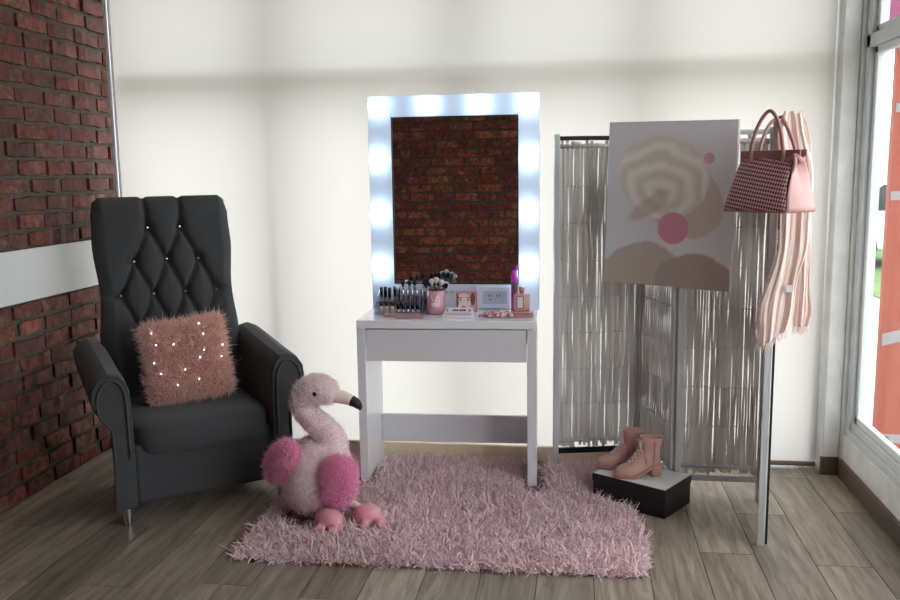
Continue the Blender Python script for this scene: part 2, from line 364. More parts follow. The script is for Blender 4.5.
# outside
gnd = MB().box((-14, -14, -.16), (30, 40, -.08)).build('ground', mat('pale_paving', srgb(186, 182, 172), .9, var=.2, scale=.6)); struct(gnd)
shade_slab = struct(MB().box((-3.2, 4.3, 2.78), (2.2, 5.0, 2.86)).build('added_shade_slab', mat('shade_slab_concrete', srgb(190, 186, 178), .9)))  # unseen overhang, added to darken the top of the blind gradually
MB().box((3.4, 8, -.08), (30, 30, -.06)).build('lawn', mat('lawn_green', srgb(96, 130, 74), .95, var=.3, scale=8)); struct(bpy.data.objects['lawn'])
def outside():
    o = empty('orange_banner', (1.64, 4.16, -.08)); tag(o, 'orange panel with pale crossing bands standing outside the right window', 'banner')
    mo = mat('orange_panel', srgb(162, 74, 50), .7, var=.12, scale=3); mw = mat('pale_band', srgb(150, 148, 150), .7); mp = mat('pink_panel', srgb(150, 70, 108), .7)
    MB().box((-.245, 0, 0), (.4, .04, 2.0)).build('panel', mo, o)
    MB().box((-.30, 0, 2.0), (.4, .04, 3.0)).build('top_panel', mp, o)
    for z, t in ((1.33, .02), (.66, .16), (.20, -.03), (1.98, .0), (1.72, .02)):
        h = .05 if z != .66 else .07
        b = MB(); b.add([(-.24, -.004, z+.0), (.4, -.004, z+t), (.4, -.004, z+t+h), (-.24, -.004, z+h*.8), (-.24, .0, z), (.4, 0, z+t), (.4, 0, z+t+h), (-.24, 0, z+h*.8)], [(0,1,2,3),(4,7,6,5),(0,4,5,1),(3,2,6,7),(0,3,7,4),(1,5,6,2)]).build('band', mw, o)
    MB().lathe([(.02, -.012), (.02, 0)], 12, rot_to((-.2, -.004, .21), 0, PI/2)).build('grommet', mat('brass', srgb(190, 150, 80), .3, metal=1), o)
    for x, y, l, h, cc, lab in ((5.2, 14, 3.8, .75, srgb(225, 225, 228), 'white parked car seen small through the right window'), (9.5, 19, 3.8, .75, srgb(120, 128, 140), 'grey parked car far off through the right window')):
        c = empty('car', (x, y, -.06)); tag(c, lab, 'car')
        pts = [(-1.9, .25), (1.9, .25), (1.95, .6), (1.3, .8), (.75, 1.25), (-.9, 1.27), (-1.5, .85), (-1.95, .75)]
        MB().prism(pts, -.8, .8).build('car_body', mat('car_paint_%d' % int(x), cc, .3, coat=.5), c, bevel=.06)
        MB().prism([(-1.35, .84), (1.15, .84), (.7, 1.2), (-.85, 1.21)], -.81, .81).build('car_window', mat('dark_glass', srgb(30, 36, 42), .1), c)
        for wx in (-1.2, 1.2):
            for wy in (-.82, .62): MB().lathe([(.2, 0), (.31, .02), (.31, .18), (.2, .2)], 20, rot_to((wx, wy+.2, .31), 0, PI/2)).build('wheel', mat('tyre', srgb(25, 25, 26), .8), c, smooth=True)
    mb = MB(); mb.box((0, 0, 0), (12, .25, 2.6)); 
    o = mb.build('perimeter_wall', mat('white_render', srgb(225, 224, 220), .9, var=.08, scale=2), loc=(3, 24, -.08)); tag(o, 'white outdoor wall far beyond the right window', 'wall')
outside()

# ================================================================ DESK
def desk():
    x0, x1, yf, yb = -.964, -.168, 3.665, 4.044
    d = empty('vanity_desk', ((x0+x1)/2, yf, 0), math.radians(2)); tag(d, 'white vanity desk with one wide drawer standing on the pink rug', 'desk')
    M = Matrix.Translation((-(x0+x1)/2, -yf, 0)); dm = WHITE; bv = .002
    MB().box((x0, yf, .724), (x1, yb, .760), M).build('desk_top', mat('glossy_desk_top_lit', srgb(246, 246, 250), .15, coat=.5), d, bevel=bv)  # whiter than the legs: bulb and blind light put into the colour
    MB().box((x0, yf, 0), (x0+.038, yb, .7235), M).build('leg', dm, d, bevel=bv)
    MB().box((x1-.042, yf, 0), (x1, yb, .7235), M).build('leg', dm, d, bevel=bv)
    for xx in (x0+.040, x1-.064): MB().box((xx, yf+.02, 0.0), (xx+.022, yb-.01, .016), M).build('foot_strip', dm, d, bevel=.001)
    dr = MB().box((x0+.041, yf+.006, .576), (x1-.045, yf+.024, .719), M).build('drawer', dm, d, bevel=.0015)
    b = MB(); b.box((x0+.06, yf+.025, .60), (x1-.065, yf+.034, .70), M); b.box((x0+.06, yb-.06, .60), (x1-.065, yb-.05, .70), M)
    b.box((x0+.06, yf+.034, .60), (x0+.07, yb-.06, .70), M); b.box((x1-.075, yf+.034, .60), (x1-.065, yb-.06, .70), M); b.box((x0+.07, yf+.034, .60), (x1-.075, yb-.06, .605), M)
    b.build('drawer_tray', dm, dr)
    MB().box((x0+.039, yb-.045, .103), (x1-.043, yb-.027, .240), M).build('cross_rail', dm, d, bevel=bv)
    MB().box((x0+.039, yb-.030, .59), (x1-.043, yb-.012, .722), M).build('back_rail', dm, d, bevel=bv)
desk()

# ================================================================ MIRROR
def mirror():
    x0, x1, z0, z1 = -.970, -.172, .7605, 1.757; gx0, gx1, gz0, gz1 = -.862, -.268, .878, 1.660; yf, yb = 4.0, 4.045
    m = empty('vanity_mirror', ((x0+x1)/2, yf, z0)); tag(m, 'white framed hollywood mirror with ten round bulbs standing on the vanity desk', 'mirror')
    T = Matrix.Translation((-(x0+x1)/2, -yf, -z0)); fm = mat('mirror_frame_white', srgb(222, 230, 244), .25)
    b = MB(); b.box((x0, yf, z0), (gx0, yb, z1), T); b.box((gx1, yf, z0), (x1, yb, z1), T)
    b.box((gx0, yf, z0), (gx1, yb, gz0), T); b.box((gx0, yf, gz1), (gx1, yb, z1), T); b.build('frame', fm, m, bevel=.0015)
    MB().box((gx0, yf+.012, gz0), (gx1, yf+.016, gz1), T).build('mirror_glass', mat('silvered_glass', srgb(225, 225, 225), .015, metal=1), m)
    b = MB()
    for a, c in (((gx0, yf+.002, gz0), (gx0+.004, yf+.012, gz1)), ((gx1-.004, yf+.002, gz0), (gx1, yf+.012, gz1)), ((gx0, yf+.002, gz1-.005), (gx1, yf+.012, gz1)), ((gx0, yf+.002, gz0), (gx1, yf+.012, gz0+.004))): b.box(a, c, T)
    b.build('edge_gasket', BLACK, m)
    bulb = mat('lit_bulb', (1, 1, 1, 1), .5, emit=(.62, .82, 1, 1), estr=14)
    for x, z in ((-.925, 1.716), (-.690, 1.716), (-.453, 1.716), (-.224, 1.716), (-.929, 1.466), (-.929, 1.217), (-.929, .960), (-.222, 1.466), (-.222, 1.217), (-.222, .960)):
        k = MB().lathe([(.016, 0), (.020, .004), (.020, .014), (.014, .016)], 16, T @ rot_to((x, yf, z), 0, PI/2)).build('bulb_socket', WHITE, m, smooth=True)
        MB().ell((0, 0, 0), (.031, .031, .031), T @ Matrix.Translation((x, yf-.042, z)), 20, 12).build('bulb', bulb, k, smooth=True)
    ox0, ox1, oz0, oz1 = -.470, -.305, .768, .870
    pl = MB().box((ox0, yf-.012, oz0), (ox1, yf-.0005, oz1), T).build('outlet_plate', mat('outlet_white', srgb(225, 228, 238), .35), m, bevel=.003)
    MB().box((ox0+.035, yf-.014, oz0+.02), (ox1-.015, yf-.012, oz1-.02), T).build('socket_face', mat('socket_grey', srgb(200, 204, 216), .4), pl, bevel=.001)
    for sx in (ox0+.065, ox0+.105):
        for q in (-.006, .006): MB().box((sx+q, yf-.0150, .822), (sx+q+.003, yf-.0139, .834), T).build('socket_slot', BLACK, pl)
    MB().box((ox0+.066, yf-.015, .806), (ox0+.072, yf-.0139, .812), T).build('socket_slot', BLACK, pl)
mirror()

# ================================================================ ARMCHAIR
CH = (-1.748, 3.568, 0); CHR = math.radians(38)
FAB = mat('charcoal_weave', srgb(70, 71, 73), .9, var=.15, scale=260, bump=.35, bscale=420, sheen=.15)
FAB.node_tree.nodes['Principled BSDF'].inputs['Specular IOR Level'].default_value = .25
PIPE = mat('charcoal_piping', srgb(58, 60, 64), .85, sheen=.1)
def arm_outline(s):
    # front scroll panel outline in xz, outer side towards +x*s
    P = [(.285, .072), (.372, .072), (.368, .25), (.366, .36), (.372, .43), (.398, .46), (.426, .49), (.438, .535), (.432, .585), (.406, .624), (.368, .642), (.330, .634), (.303, .604), (.290, .56), (.287, .50), (.285, .30)]
    P = [(x, z) for x, z in P]
    if s < 0: P = [(-x, z) for x, z in reversed(P)]
    return P
def chair():
    c = empty('wingback_armchair', CH, CHR); tag(c, 'charcoal fabric high back armchair with crystal button tufting beside the brick wall', 'armchair')
    # base and front panel
    b = MB(); b.box((-.287, -.345, .080), (.287, .22, .33)); b.build('seat_base', FAB, c, bevel=.02, seg=4)
    # seat cushion
    def cush(u, v): pass
    s = MB(); s.ell((0, -.070, .345), (.294, .318, .080), None, 48, 24, e=.42); s.build('seat_cushion', FAB, c, smooth=True)
    # arms: loft of the outline along y, dropping a little to the back
    for sg in (-1, 1):
        P = arm_outline(sg); a = MB(); ys = [-.375, -.365, -.35, -.2, -.05, .10, .2, .24]
        n = len(P); vs = []; fs = []
        cx = sum(p[0] for p in P)/n; cz = sum(p[1] for p in P)/n
        for j, y in enumerate(ys):
            k = (.965, .992, 1, 1, 1, 1, .99, .95)[j]; up = max(0, (y+.32))*.10
            for x, z in P:
                zz = cz+(z-cz)*k
                tp = max(0, y+.33)*.17*min(1, max(0, (.56-z)/.2)); xx = cx+(x-cx)*k
                vs.append((xx-sg*(tp if abs(x) > .30 else 0), y, zz+(up if z > .4 else 0)))
        for j in range(len(ys)-1):
            for i in range(n): i2 = (i+1) % n; fs.append((j*n+i, j*n+i2, (j+1)*n+i2, (j+1)*n+i))
        fs.append(tuple(reversed(range(n)))); fs.append(tuple((len(ys)-1)*n+i for i in range(n)))
        if True: fs = [tuple(reversed(f)) for f in fs]
        a.add(vs, fs); ar = a.build('arm', FAB, c, bevel=.006, seg=3)
        ar.data.polygons.foreach_set('use_smooth', [True]*len(ar.data.polygons))
        Q = [(cx+(x-cx)*.72, -.379, .12+(z-.12)*.945) for x, z in P if z > .2]
        if sg > 0: Q = Q
        MB().tube([tuple(q) for q in spline(Q, 4)], .005, 6).build('piping', PIPE, ar, smooth=True)
    # back: tilted tufted panel
    W0, W1, H0, H1 = .262, .312, .30, 1.30
    btn = [(-.072, 1.17), (.072, 1.17), (-.145, 1.02), (0, 1.025), (.145, 1.02), (-.215, .87), (-.072, .87), (.072, .87), (.215, .87), (-.145, .72), (0, .72), (.145, .72), (-.072, .58), (.072, .58)]
    seg = []
    for i, p in enumerate(btn):
        for q in btn[i+1:]:
            dx, dz = abs(p[0]-q[0]), abs(p[1]-q[1])
            if .05 < dx < .10 and .1 < dz < .18: seg.append((p, q))
    for p in btn[:2]: seg.append((p, (p[0]*1.15, 1.33)))
    for s2 in (-1, 1):
        seg.append(((s2*.215, .87), (s2*.34, .875))); seg.append(((s2*.072, 1.17), (s2*.145, 1.02))); seg.append(((s2*.145, 1.02), (s2*.215, .87)))
    def dseg(x, z, a, b):
        ax, az = a; bx, bz = b; vx, vz = bx-ax, bz-az; t = max(0, min(1, ((x-ax)*vx+(z-az)*vz)/(vx*vx+vz*vz)))
        return math.hypot(x-ax-vx*t, z-az-vz*t)
    def yback(z): return .135+.155*((z-.35)/.95)     # front surface of the leaning back
    def hw(z):
        return .306+.008*math.cos((z-.66)*PI/.22)*(1 if z < 1.1 else max(0, 1-(z-1.1)*8)) + .006*max(0, (z-1.1)/.2)
    nu, nv = 110, 150
    def tuft(x, z):
        d = .052
        db = min(math.hypot(x-a, z-b) for a, b in btn); ds = min(dseg(x, z, a, b) for a, b in seg)
        return d-.034*math.exp(-(db/.026)**2)-.022*math.exp(-(ds/.012)**2)-.010*math.exp(-(ds/.035)**2)
    def fn(u, v):
        z = H0+v*(H1-H0); x = (u*2-1)*hw(z)
        ex = 1-abs(u*2-1); ez = 1-v
        rim = min(1, ex/.16)**.5 if ex < .16 else 1
        rz = min(1, ez/.055)**.5 if ez < .055 else 1
        puff = tuft(x, z)*min(rim, 1)*rz
        zz = z+.012*(1-rz) - (.010*math.exp(-(min(abs(abs(x)-.08), 1)/.012)**2) if v > .9 else 0)*(v-.9)*10
        corner = max(0, abs(u*2-1)-.86)/.14*max(0, (v-.93))/.07
        return (x*(1-.05*corner), yback(z)-puff, zz-.022*corner)
    b = MB(); b.grid(fn, nu, nv)
    V0 = list(b.v)
    # back shell: matching rim, pushed back
    def fb(u, v):
        x, y, z = fn(u, v); e = min(1, (1-abs(u*2-1))/.10)**.5 * min(1, (1-v)/.05)**.5
        return (x, yback(H0+v*(H1-H0))+.075*e, z)
    b.grid(fb, 55, 75, flip=True)
    bk = b.build('backrest', FAB, c, smooth=True)
    cry = mat('crystal_button', srgb(215, 220, 230), .08, metal=.8)
    k = MB()
    for i, (x, z) in enumerate(btn):
        if z < .7: continue
        B = MB().ell((x, yback(z)-.028, z), (.0065, .005, .0065), None, 8, 6); B.build('tufting_button', cry, bk)
    for x, y in ((-.325, -.335), (.325, -.335), (-.25, .19), (.25, .19)):
        l = MB().lathe([(.016, .0), (.017, .004), (.021, .070), (.021, .078)], 16, Matrix.Translation((x, y, 0))).build('leg', CHROME, c, smooth=True)
        l['label'] = 'tapered chrome leg'
chair()

# ================================================================ PILLOW
CHM = Matrix.Translation(CH) @ Matrix.Rotation(CHR, 4, 'Z')
def pillow():
    loc = CHM @ Vector((.00, -.085, .605)); M = rot_to((0, 0, 0))
    mb = MB(); h = .174
    def P(sg):
        def f(u, v):
            a, b = u*2-1, v*2-1; t = max(0, (1-a**4)*(1-b**4))**.5
            return (a*h*(1-.05*(1-b*b)), sg*.062*t, b*h*(1-.05*(1-a*a)))
        return f
    mb.grid(P(-1), 28, 28); mb.grid(P(1), 28, 28, flip=True)
    p = mb.build('fluffy_pillow', mat('pillow_cloth', srgb(150, 108, 106), .9), smooth=True)
    p.location = loc; p.rotation_euler = (math.radians(-17), math.radians(-5), CHR-.12)
    tag(p, 'fluffy dusty pink cushion with tiny lights propped on the charcoal armchair', 'cushion')
    f = fur('fur', mb, 22000, .023, .0034, mat('pillow_fur', srgb(255, 218, 206), .75, island=.28, sheen=.2), p, spread=.55, curl=.45, seed=5, keep=lambda c, n: np.where(n[:, 1] > .3, .25, 1.0))
    backlit(MATS['pillow_fur'], .3)
    lm = mat('tiny_led', (1, 1, 1, 1), .4, emit=(.85, .78, 1, 1), estr=14)
    for x, z in ((-.13, .13), (.07, .14), (-.12, .075), (-.05, .065), (.08, .09), (.07, .02), (.155, .03), (-.14, .0), (.05, -.01), (-.12, -.05), (.14, -.02), (.03, -.10), (-.02, -.05), (-.06, -.11)):
        t = max(0, (1-(x/h)**4)*(1-(z/h)**4))**.5
        MB().ell((x, -.062*t-.024, z), (.0022, .0022, .0022), None, 8, 6).build('fairy_light', lm, p)
pillow()

# ================================================================ RUG
def rug():
    r = empty('shaggy_rug', (-.5, 3.4, 0)); tag(r, 'large dusty pink shaggy rug lying on the wooden floor under the desk', 'rug')
    poly = [(-1.235, 2.875), (.235, 2.905), (.262, 3.00), (.262, 3.38), (.165, 3.70), (.155, 4.02), (-1.30, 4.02), (-1.29, 3.4)]
    rnd = random.Random(3)
    # backing grid in the polygon: bilinear rows between left and right edges
    def edge(pts, y):
        for (xa, ya), (xb, yb) in zip(pts, pts[1:]):
            if ya <= y <= yb: return xa+(xb-xa)*(y-ya)/max(1e-6, yb-ya)
        return pts[-1][0] if y > pts[-1][1] else pts[0][0]
    Lp = [(-1.245, 2.838), (-1.255, 3.1), (-1.285, 3.5), (-1.33, 4.02)]; Rp = [(.235, 2.838), (.262, 2.95), (.268, 3.15), (.245, 3.42), (.215, 3.7), (.20, 4.02)]
    def fn(u, v):
        y = 2.838+v*(4.02-2.838); a, b = edge(Lp, y), edge(Rp, y); x = a+(b-a)*u
        y2 = y+(.03*u if v < .999 else 0)*(1-v)
        e = min(u, 1-u)*10; ev = min(v, 1-v)*10
        z = .006+.012*min(1, e)*min(1, ev)+.003*math.sin(x*21+3*math.sin(y*9))
        return (x+.5, y2-3.4, max(.004, z))
    mb = MB(); mb.grid(fn, 70, 50)
    mb.build('rug_backing', mat('rug_backing', srgb(128, 98, 98), .95), r, smooth=True)
    def rug_keep(c, n):
        x, y = c[:, 0]-.5, c[:, 1]+3.4; k = np.ones(len(c))
        for cx in (-.939, -.181): k[(abs(x-cx) < .05) & (y > 3.57)] = .03
        k[((x+1.07)**2+((y-3.23)*1.0)**2) < .13**2] = .02
        return k
    f = fur('pile', mb, 90000, .025, .0068, mat('rug_pile', srgb(250, 224, 226), .85, island=.26, col2=srgb(234, 206, 210), scale=6, sheen=.15), r, spread=.85, curl=.6, grav=.35, seed=11, keep=rug_keep)
rug(); backlit(MATS['rug_pile'], .12)

# ================================================================ FLAMINGO
def flamingo():
    T = (-1.025, 3.29, .0); f = empty('plush_flamingo', T, 0); tag(f, 'pink plush flamingo toy sitting on the rug against the armchair', 'soft toy')
    pale = mat('plush_pale_pink', srgb(252, 226, 230), .9, var=.1, scale=30, sheen=.3); hot = mat('plush_bright_pink', srgb(244, 160, 196), .9, sheen=.3)
    fp = mat('plush_pale_fur', srgb(255, 242, 244), .85, island=.08, sheen=.5, col2=srgb(255, 228, 232), scale=14); fh = mat('plush_bright_fur', srgb(255, 182, 216), .85, island=.14, sheen=.3)
    backlit(fh, .2)
    # body and neck, one loft
    pts = spline([(-.01, -.01, .030, .066), (-.015, -.01, .075, .124), (-.02, 0, .15, .150), (-.01, 0, .225, .138), (.015, 0, .285, .100), (.030, 0, .325, .068), (.005, 0, .370, .054), (-.035, 0, .410, .049), (-.068, 0, .450, .049), (-.070, 0, .495, .054), (-.040, 0, .530, .060), (.004, 0, .536, .058), (.040, 0, .522, .046), (.060, 0, .514, .032)], 5)
    body = MB(); body.tube([p[:3] for p in pts], [max(.02, p[3]) for p in pts], 26)
    bo = body.build('body', pale, f, smooth=True)
    fur('body_plush', body, 42000, .0085, .0024, fp, bo, spread=.6, curl=.5, seed=21, keep=lambda c, n: np.where((c[:, 0]+.008)**2+(c[:, 2]-.533)**2 < .014**2, .0, 1.0)*np.where(c[:, 2] > .48, 1.3, 1.0))
    # beak
    bk = spline([(.045, 0, .514, .031), (.075, 0, .510, .028), (.105, 0, .503, .025), (.128, -.002, .494, .022)], 4)
    MB().tube([p[:3] for p in bk], [p[3] for p in bk], 16).build('beak', mat('beak_cream', srgb(238, 214, 208), .8), f, smooth=True)
    bt = spline([(.127, -.002, .4945, .0223), (.145, -.003, .486, .020), (.160, -.004, .470, .014), (.164, -.004, .457, .005)], 4)
    MB().tube([p[:3] for p in bt], [p[3] for p in bt], 16).build('beak_tip', mat('beak_black', srgb(18, 18, 20), .6), f, smooth=True)
    MB().ell((-.008, -.060, .533), (.009, .007, .009), None, 12, 8).build('eye', mat('eye_black', srgb(8, 8, 8), .1), f, smooth=True)
    # wings
    for M, sd, r in ((rot_to((-.150, -.075, .250), -.45, 0, .72), 31, (.066, .038, .104)), (rot_to((.095, -.118, .195), .15, 0, .16), 33, (.070, .042, .102))):
        w = MB(); w.ell((0, 0, 0), r, M, 26, 16, e=.85); wo = w.build('wing', hot, f, smooth=True)
        fur('wing_plush', w, 9000, .013, .0028, fh, wo, spread=.6, curl=.5, seed=sd)
        wo['label'] = 'bright pink wing'
    # legs and webbed feet
    sat = mat('pink_satin', srgb(222, 150, 162), .45, var=.08, scale=20)
    for (hx, hy, hz), (fx, fy), rz in (((.04, -.10, .07), (.065, -.165), -.25), ((.11, -.05, .08), (.205, -.105), .25)):
        l = MB(); l.tube(spline([(hx, hy, hz), ((hx+fx)/2, (hy+fy)/2, .075), (fx, fy, .055)], 4), .018, 12)
        lo = l.build('leg', pale, f, smooth=True)
        M = rot_to((fx, fy, .050), rz) @ Matrix.Scale(1.2, 4); g = MB(); g.ell((0, 0, .006), (.050, .040, .036), M, 18, 12)
        for k in (-1, 0, 1): g.ell((.022+.018*(k == 0)+k*.012, -.040, -.012-.002*abs(k)), (.017, .028, .016), M @ Matrix.Rotation(k*.45, 4, 'Z'), 14, 10)
        g.build('foot', sat, lo, remesh=.005, sm=3)
    MB().box((-.015, -.0008, -.010), (.018, .0008, .010), rot_to((-.135, -.155, .020), .3, -.5, .5)).build('care_tag', mat('tag_white', srgb(225, 225, 225), .7), f)
flamingo()

# ================================================================ FOLDING SCREEN
SP = [(-.108, 3.943), (.297, 4.030), (.418, 3.655), (.790, 3.650), (.688, 3.182)]
def screen():
    H = 1.565
    s = empty('folding_screen', (.4, 3.7, 0)); tag(s, 'whitewashed woven wooden folding screen standing zigzag in front of the blind', 'folding screen')
    pm = mat('whitewashed_wood', srgb(215, 214, 214), .8, var=.25, scale=30, stretch=(1, 1, .1), bump=.3, bscale=60)
    sm_ = mat('whitewashed_slats', srgb(232, 228, 225), .85, island=.14, var=.2, scale=40, stretch=(1, 1, .08), col2=srgb(206, 200, 195))
    dk = mat('black_edge_and_shade', srgb(24, 24, 25), .7); r = random.Random(5)  # black of the edge strip, also standing in for shade on first panel's bars
    for i in range(4):
        a = Vector((*SP[i], 0)); b = Vector((*SP[i+1], 0)); d = (b-a); L = d.length; ang = math.atan2(d.y, d.x)
        M = Matrix.Translation(a-Vector((.4, 3.7, 0))) @ Matrix.Rotation(ang, 4, 'Z')
        p = MB(); g = .004
        wob = [r.uniform(-.0015, .0015) for _ in range(9)]
        for x0, x1 in ((g, g+.024), (L-g-.024, L-g)):
            zs = [H*k/8 for k in range(9)]; vs = []; fs = []
            for k, z in enumerate(zs):
                o = wob[k]
                vs += [(x0+o, -.014, z), (x1+o, -.014, z), (x1+o, .014, z), (x0+o, .014, z)]
            for k in range(8):
                for q in range(4): fs.append((4*k+q, 4*k+(q+1) % 4, 4*k+4+(q+1) % 4, 4*k+4+q))
            fs += [(3, 2, 1, 0), (32, 33, 34, 35)]; p.add(vs, fs, M)
        po = p.build('panel_frame', pm, s, bevel=.003)
        dark = (i == 0)
        for z0, z1, m2 in ((1.500, 1.518, pm), (.135, .155, pm)):
            MB().tube([(.03, 0, (z0+z1)/2), (L*.5, r.uniform(-.003, .003), (z0+z1)/2+.002), (L-.03, 0, (z0+z1)/2)], .0105, 8, M).build('weaving_rail', m2, po, smooth=True)
        for z0, z1 in ((1.537, 1.556), (.082, .108)):
            MB().box((.03, -.009, z0), (L-.03, .009, z1), M).build('cross_bar', dk if dark else pm, po, bevel=.003)
        # wires
        rows = [.155+(1.50-.155)*k/8 for k in range(1, 8)]
        for z in rows:
            pts = [(.03+(L-.06)*k/40, .0095*(1 if k % 2 else -1), z+.003*math.sin(k*.9+z*7)) for k in range(41)]
            MB().tube(pts, .0019, 5, M).build('binding_wire', pm, po)
        # slats
        w = MB(); x = .026; k = 0; PT = .0112
        shave = [[0]*17 for _ in range(200)]
        for q in range(200):
            for _ in range(r.choice((2, 2, 3, 3, 4))):
                c0 = r.randrange(0, 15); ln_ = r.choice((2, 3, 3, 4, 5)); am_ = r.uniform(.003, .0062)
                for j in range(c0, min(17, c0+ln_+1)): shave[q][j] = max(shave[q][j], am_*math.sin(PI*(j-c0)/ln_) if j-c0 <= ln_ else 0)
        while x < L-.034:
            ph = r.uniform(0, 6); y0 = .0035*(1 if k % 2 else -1); z0, z1 = .120+r.uniform(-.012, .02), 1.53+r.uniform(-.02, .012); vs = []; fs = []; n = 16
            for j in range(n+1):
                z = z0+(z1-z0)*j/n; yy = y0+.003*math.sin(j/n*7*PI)*(1 if k % 2 else -1); o = .0008*math.sin(z*9+x*60)
                xa = x-.0009+o+shave[k][j]*.5; xb = x+PT+.0009+o-shave[k+1][j]*.5
                vs += [(xa, yy-.0015, z), (xb, yy-.0015, z), (xb, yy+.0015, z), (xa, yy+.0015, z)]
            for j in range(n):
                for q in range(4): fs.append((4*j+q, 4*j+(q+1) % 4, 4*j+4+(q+1) % 4, 4*j+4+q))
            fs += [(3, 2, 1, 0), tuple(4*n+q for q in range(4))]; w.add(vs, fs, M)
            x += PT; k += 1
        w.build('woven_slats', sm_, po)
        if i == 3:
            MB().box((L-.028, .0145, 0.01), (L-.006, .023, H-.01), M).build('edge_strip', dk, po)
screen()

# ================================================================ CANVAS
def canvas():
    TL, TR, BL, BR = Vector((.134, 3.79, 1.604)), Vector((.622, 3.54, 1.592)), Vector((.118, 3.79, .923)), Vector((.590, 3.54, .917))
    o = empty('canvas_print', TL); tag(o, 'large canvas print with a pink circle on it hung on the folding screen', 'picture')
    ux = (TR-TL); uz = (BL-TL); nrm = ux.cross(-uz).normalized()
    W_, H_ = ux.length, uz.length
    X = ux.normalized(); Z = -(uz - X*uz.dot(X)).normalized(); Yv = Z.cross(X)
    sh = (BL-TL).dot(X)/H_
    M = Matrix(((X.x, Yv.x, Z.x, 0), (X.y, Yv.y, Z.y, 0), (X.z, Yv.z, Z.z, 0), (0, 0, 0, 1)))
    o.matrix_world = Matrix.Translation(TL) @ M
    cm = mat('canvas_cloth', srgb(206, 202, 204), .85)
    MB().box((0, .001, -H_), (W_, .022, 0)).build('stretched_canvas', cm, o, bevel=.002)
    # print: an abstract arrangement of soft shapes
    m = bpy.data.materials.new('abstract_print'); m.use_nodes = True; t = m.node_tree; N = t.nodes; L = t.links.new; p = N['Principled BSDF']; p.inputs['Roughness'].default_value = .7
    tc = N.new('ShaderNodeTexCoord'); nz = N.new('ShaderNodeTexNoise'); nz.inputs['Scale'].default_value = 7; nz.inputs['Detail'].default_value = 3; L(tc.outputs['Object'], nz.inputs[0])
    dv = N.new('ShaderNodeVectorMath'); dv.operation = 'MULTIPLY_ADD'; L(nz.outputs['Color'], dv.inputs[0]); dv.inputs[1].default_value = (.07, 0, .07); L(tc.outputs['Object'], dv.inputs[2])
    def shape(cx, cz, rx, rz, rot, soft, warp=True, src=None):
        mp = N.new('ShaderNodeMapping'); mp.vector_type = 'TEXTURE'; k = .035 if warp else 0
        mp.inputs['Location'].default_value = (cx+k, 0, cz+k); mp.inputs['Rotation'].default_value = (0, rot, 0); mp.inputs['Scale'].default_value = (rx, 1e3, rz)
        L(dv.outputs[0] if warp else tc.outputs['Object'], mp.inputs[0]); ln = N.new('ShaderNodeVectorMath'); ln.operation = 'LENGTH'; L(mp.outputs[0], ln.inputs[0])
        r = N.new('ShaderNodeMapRange'); r.interpolation_type = 'SMOOTHSTEP'; r.inputs[1].default_value = 1+soft; r.inputs[2].default_value = 1-soft; L(ln.outputs['Value'], r.inputs[0]); return r.outputs[0], ln.outputs['Value']
    cur = None; base = N.new('ShaderNodeRGB'); base.outputs[0].default_value = srgb(236, 232, 238); cur = base.outputs[0]
    def over(mask, col, amt=1):
        nonlocal cur
        mx = N.new('ShaderNodeMix'); mx.data_type = 'RGBA'
        if amt != 1:
            mm = N.new('ShaderNodeMath'); mm.operation = 'MULTIPLY'; L(mask, mm.inputs[0]); mm.inputs[1].default_value = amt; mask = mm.outputs[0]
        L(mask, mx.inputs['Factor']); L(cur, mx.inputs['A'])
        if isinstance(col, tuple): mx.inputs['B'].default_value = col
        else: L(col, mx.inputs['B'])
        cur = mx.outputs['Result']
    wv = N.new('ShaderNodeTexWave'); wv.wave_type = 'RINGS'; wv.rings_direction = 'Y'; wv.inputs['Scale'].default_value = 4; wv.inputs['Distortion'].default_value = 9; wv.inputs['Detail'].default_value = 3
    mpw = N.new('ShaderNodeMapping'); mpw.inputs['Location'].default_value = (-.24, 0, .30); L(tc.outputs['Object'], mpw.inputs[0]); L(mpw.outputs[0], wv.inputs[0])
    cw = N.new('ShaderNodeMix'); cw.data_type = 'RGBA'; L(wv.outputs['Color'], cw.inputs['Factor']); cw.inputs['A'].default_value = srgb(232, 222, 208); cw.inputs['B'].default_value = srgb(252, 246, 238)
    over(shape(W_*.30, -H_*.98, .20, .16, -.2, .05)[0], srgb(206, 190, 180))
    over(shape(W_*.78, -H_*1.02, .20, .15, .3, .05)[0], srgb(190, 172, 164))
    over(shape(W_*.62, -H_*.46, .185, .14, .5, .03)[0], srgb(222, 208, 196))
    over(shape(W_*.45, -H_*.33, .20, .17, .35, .03)[0], cw.outputs['Result'])
    over(shape(W_*.36, -H_*.50, .10, .03, -.6, .25)[0], srgb(200, 184, 172), .6)
    mk, ln = shape(W_*.55, -H_*.64, .066, .066, 0, .03, False)
    over(mk, srgb(232, 160, 188))
    mk, ln = shape(W_*.80, -H_*.22, .022, .022, 0, .05, False)
    over(mk, srgb(232, 176, 196))
    L(cur, p.inputs['Base Color'])
    MB().box((.003, -.0006, -H_+.003), (W_-.003, .0008, -.003)).build('print', m, o)
canvas()

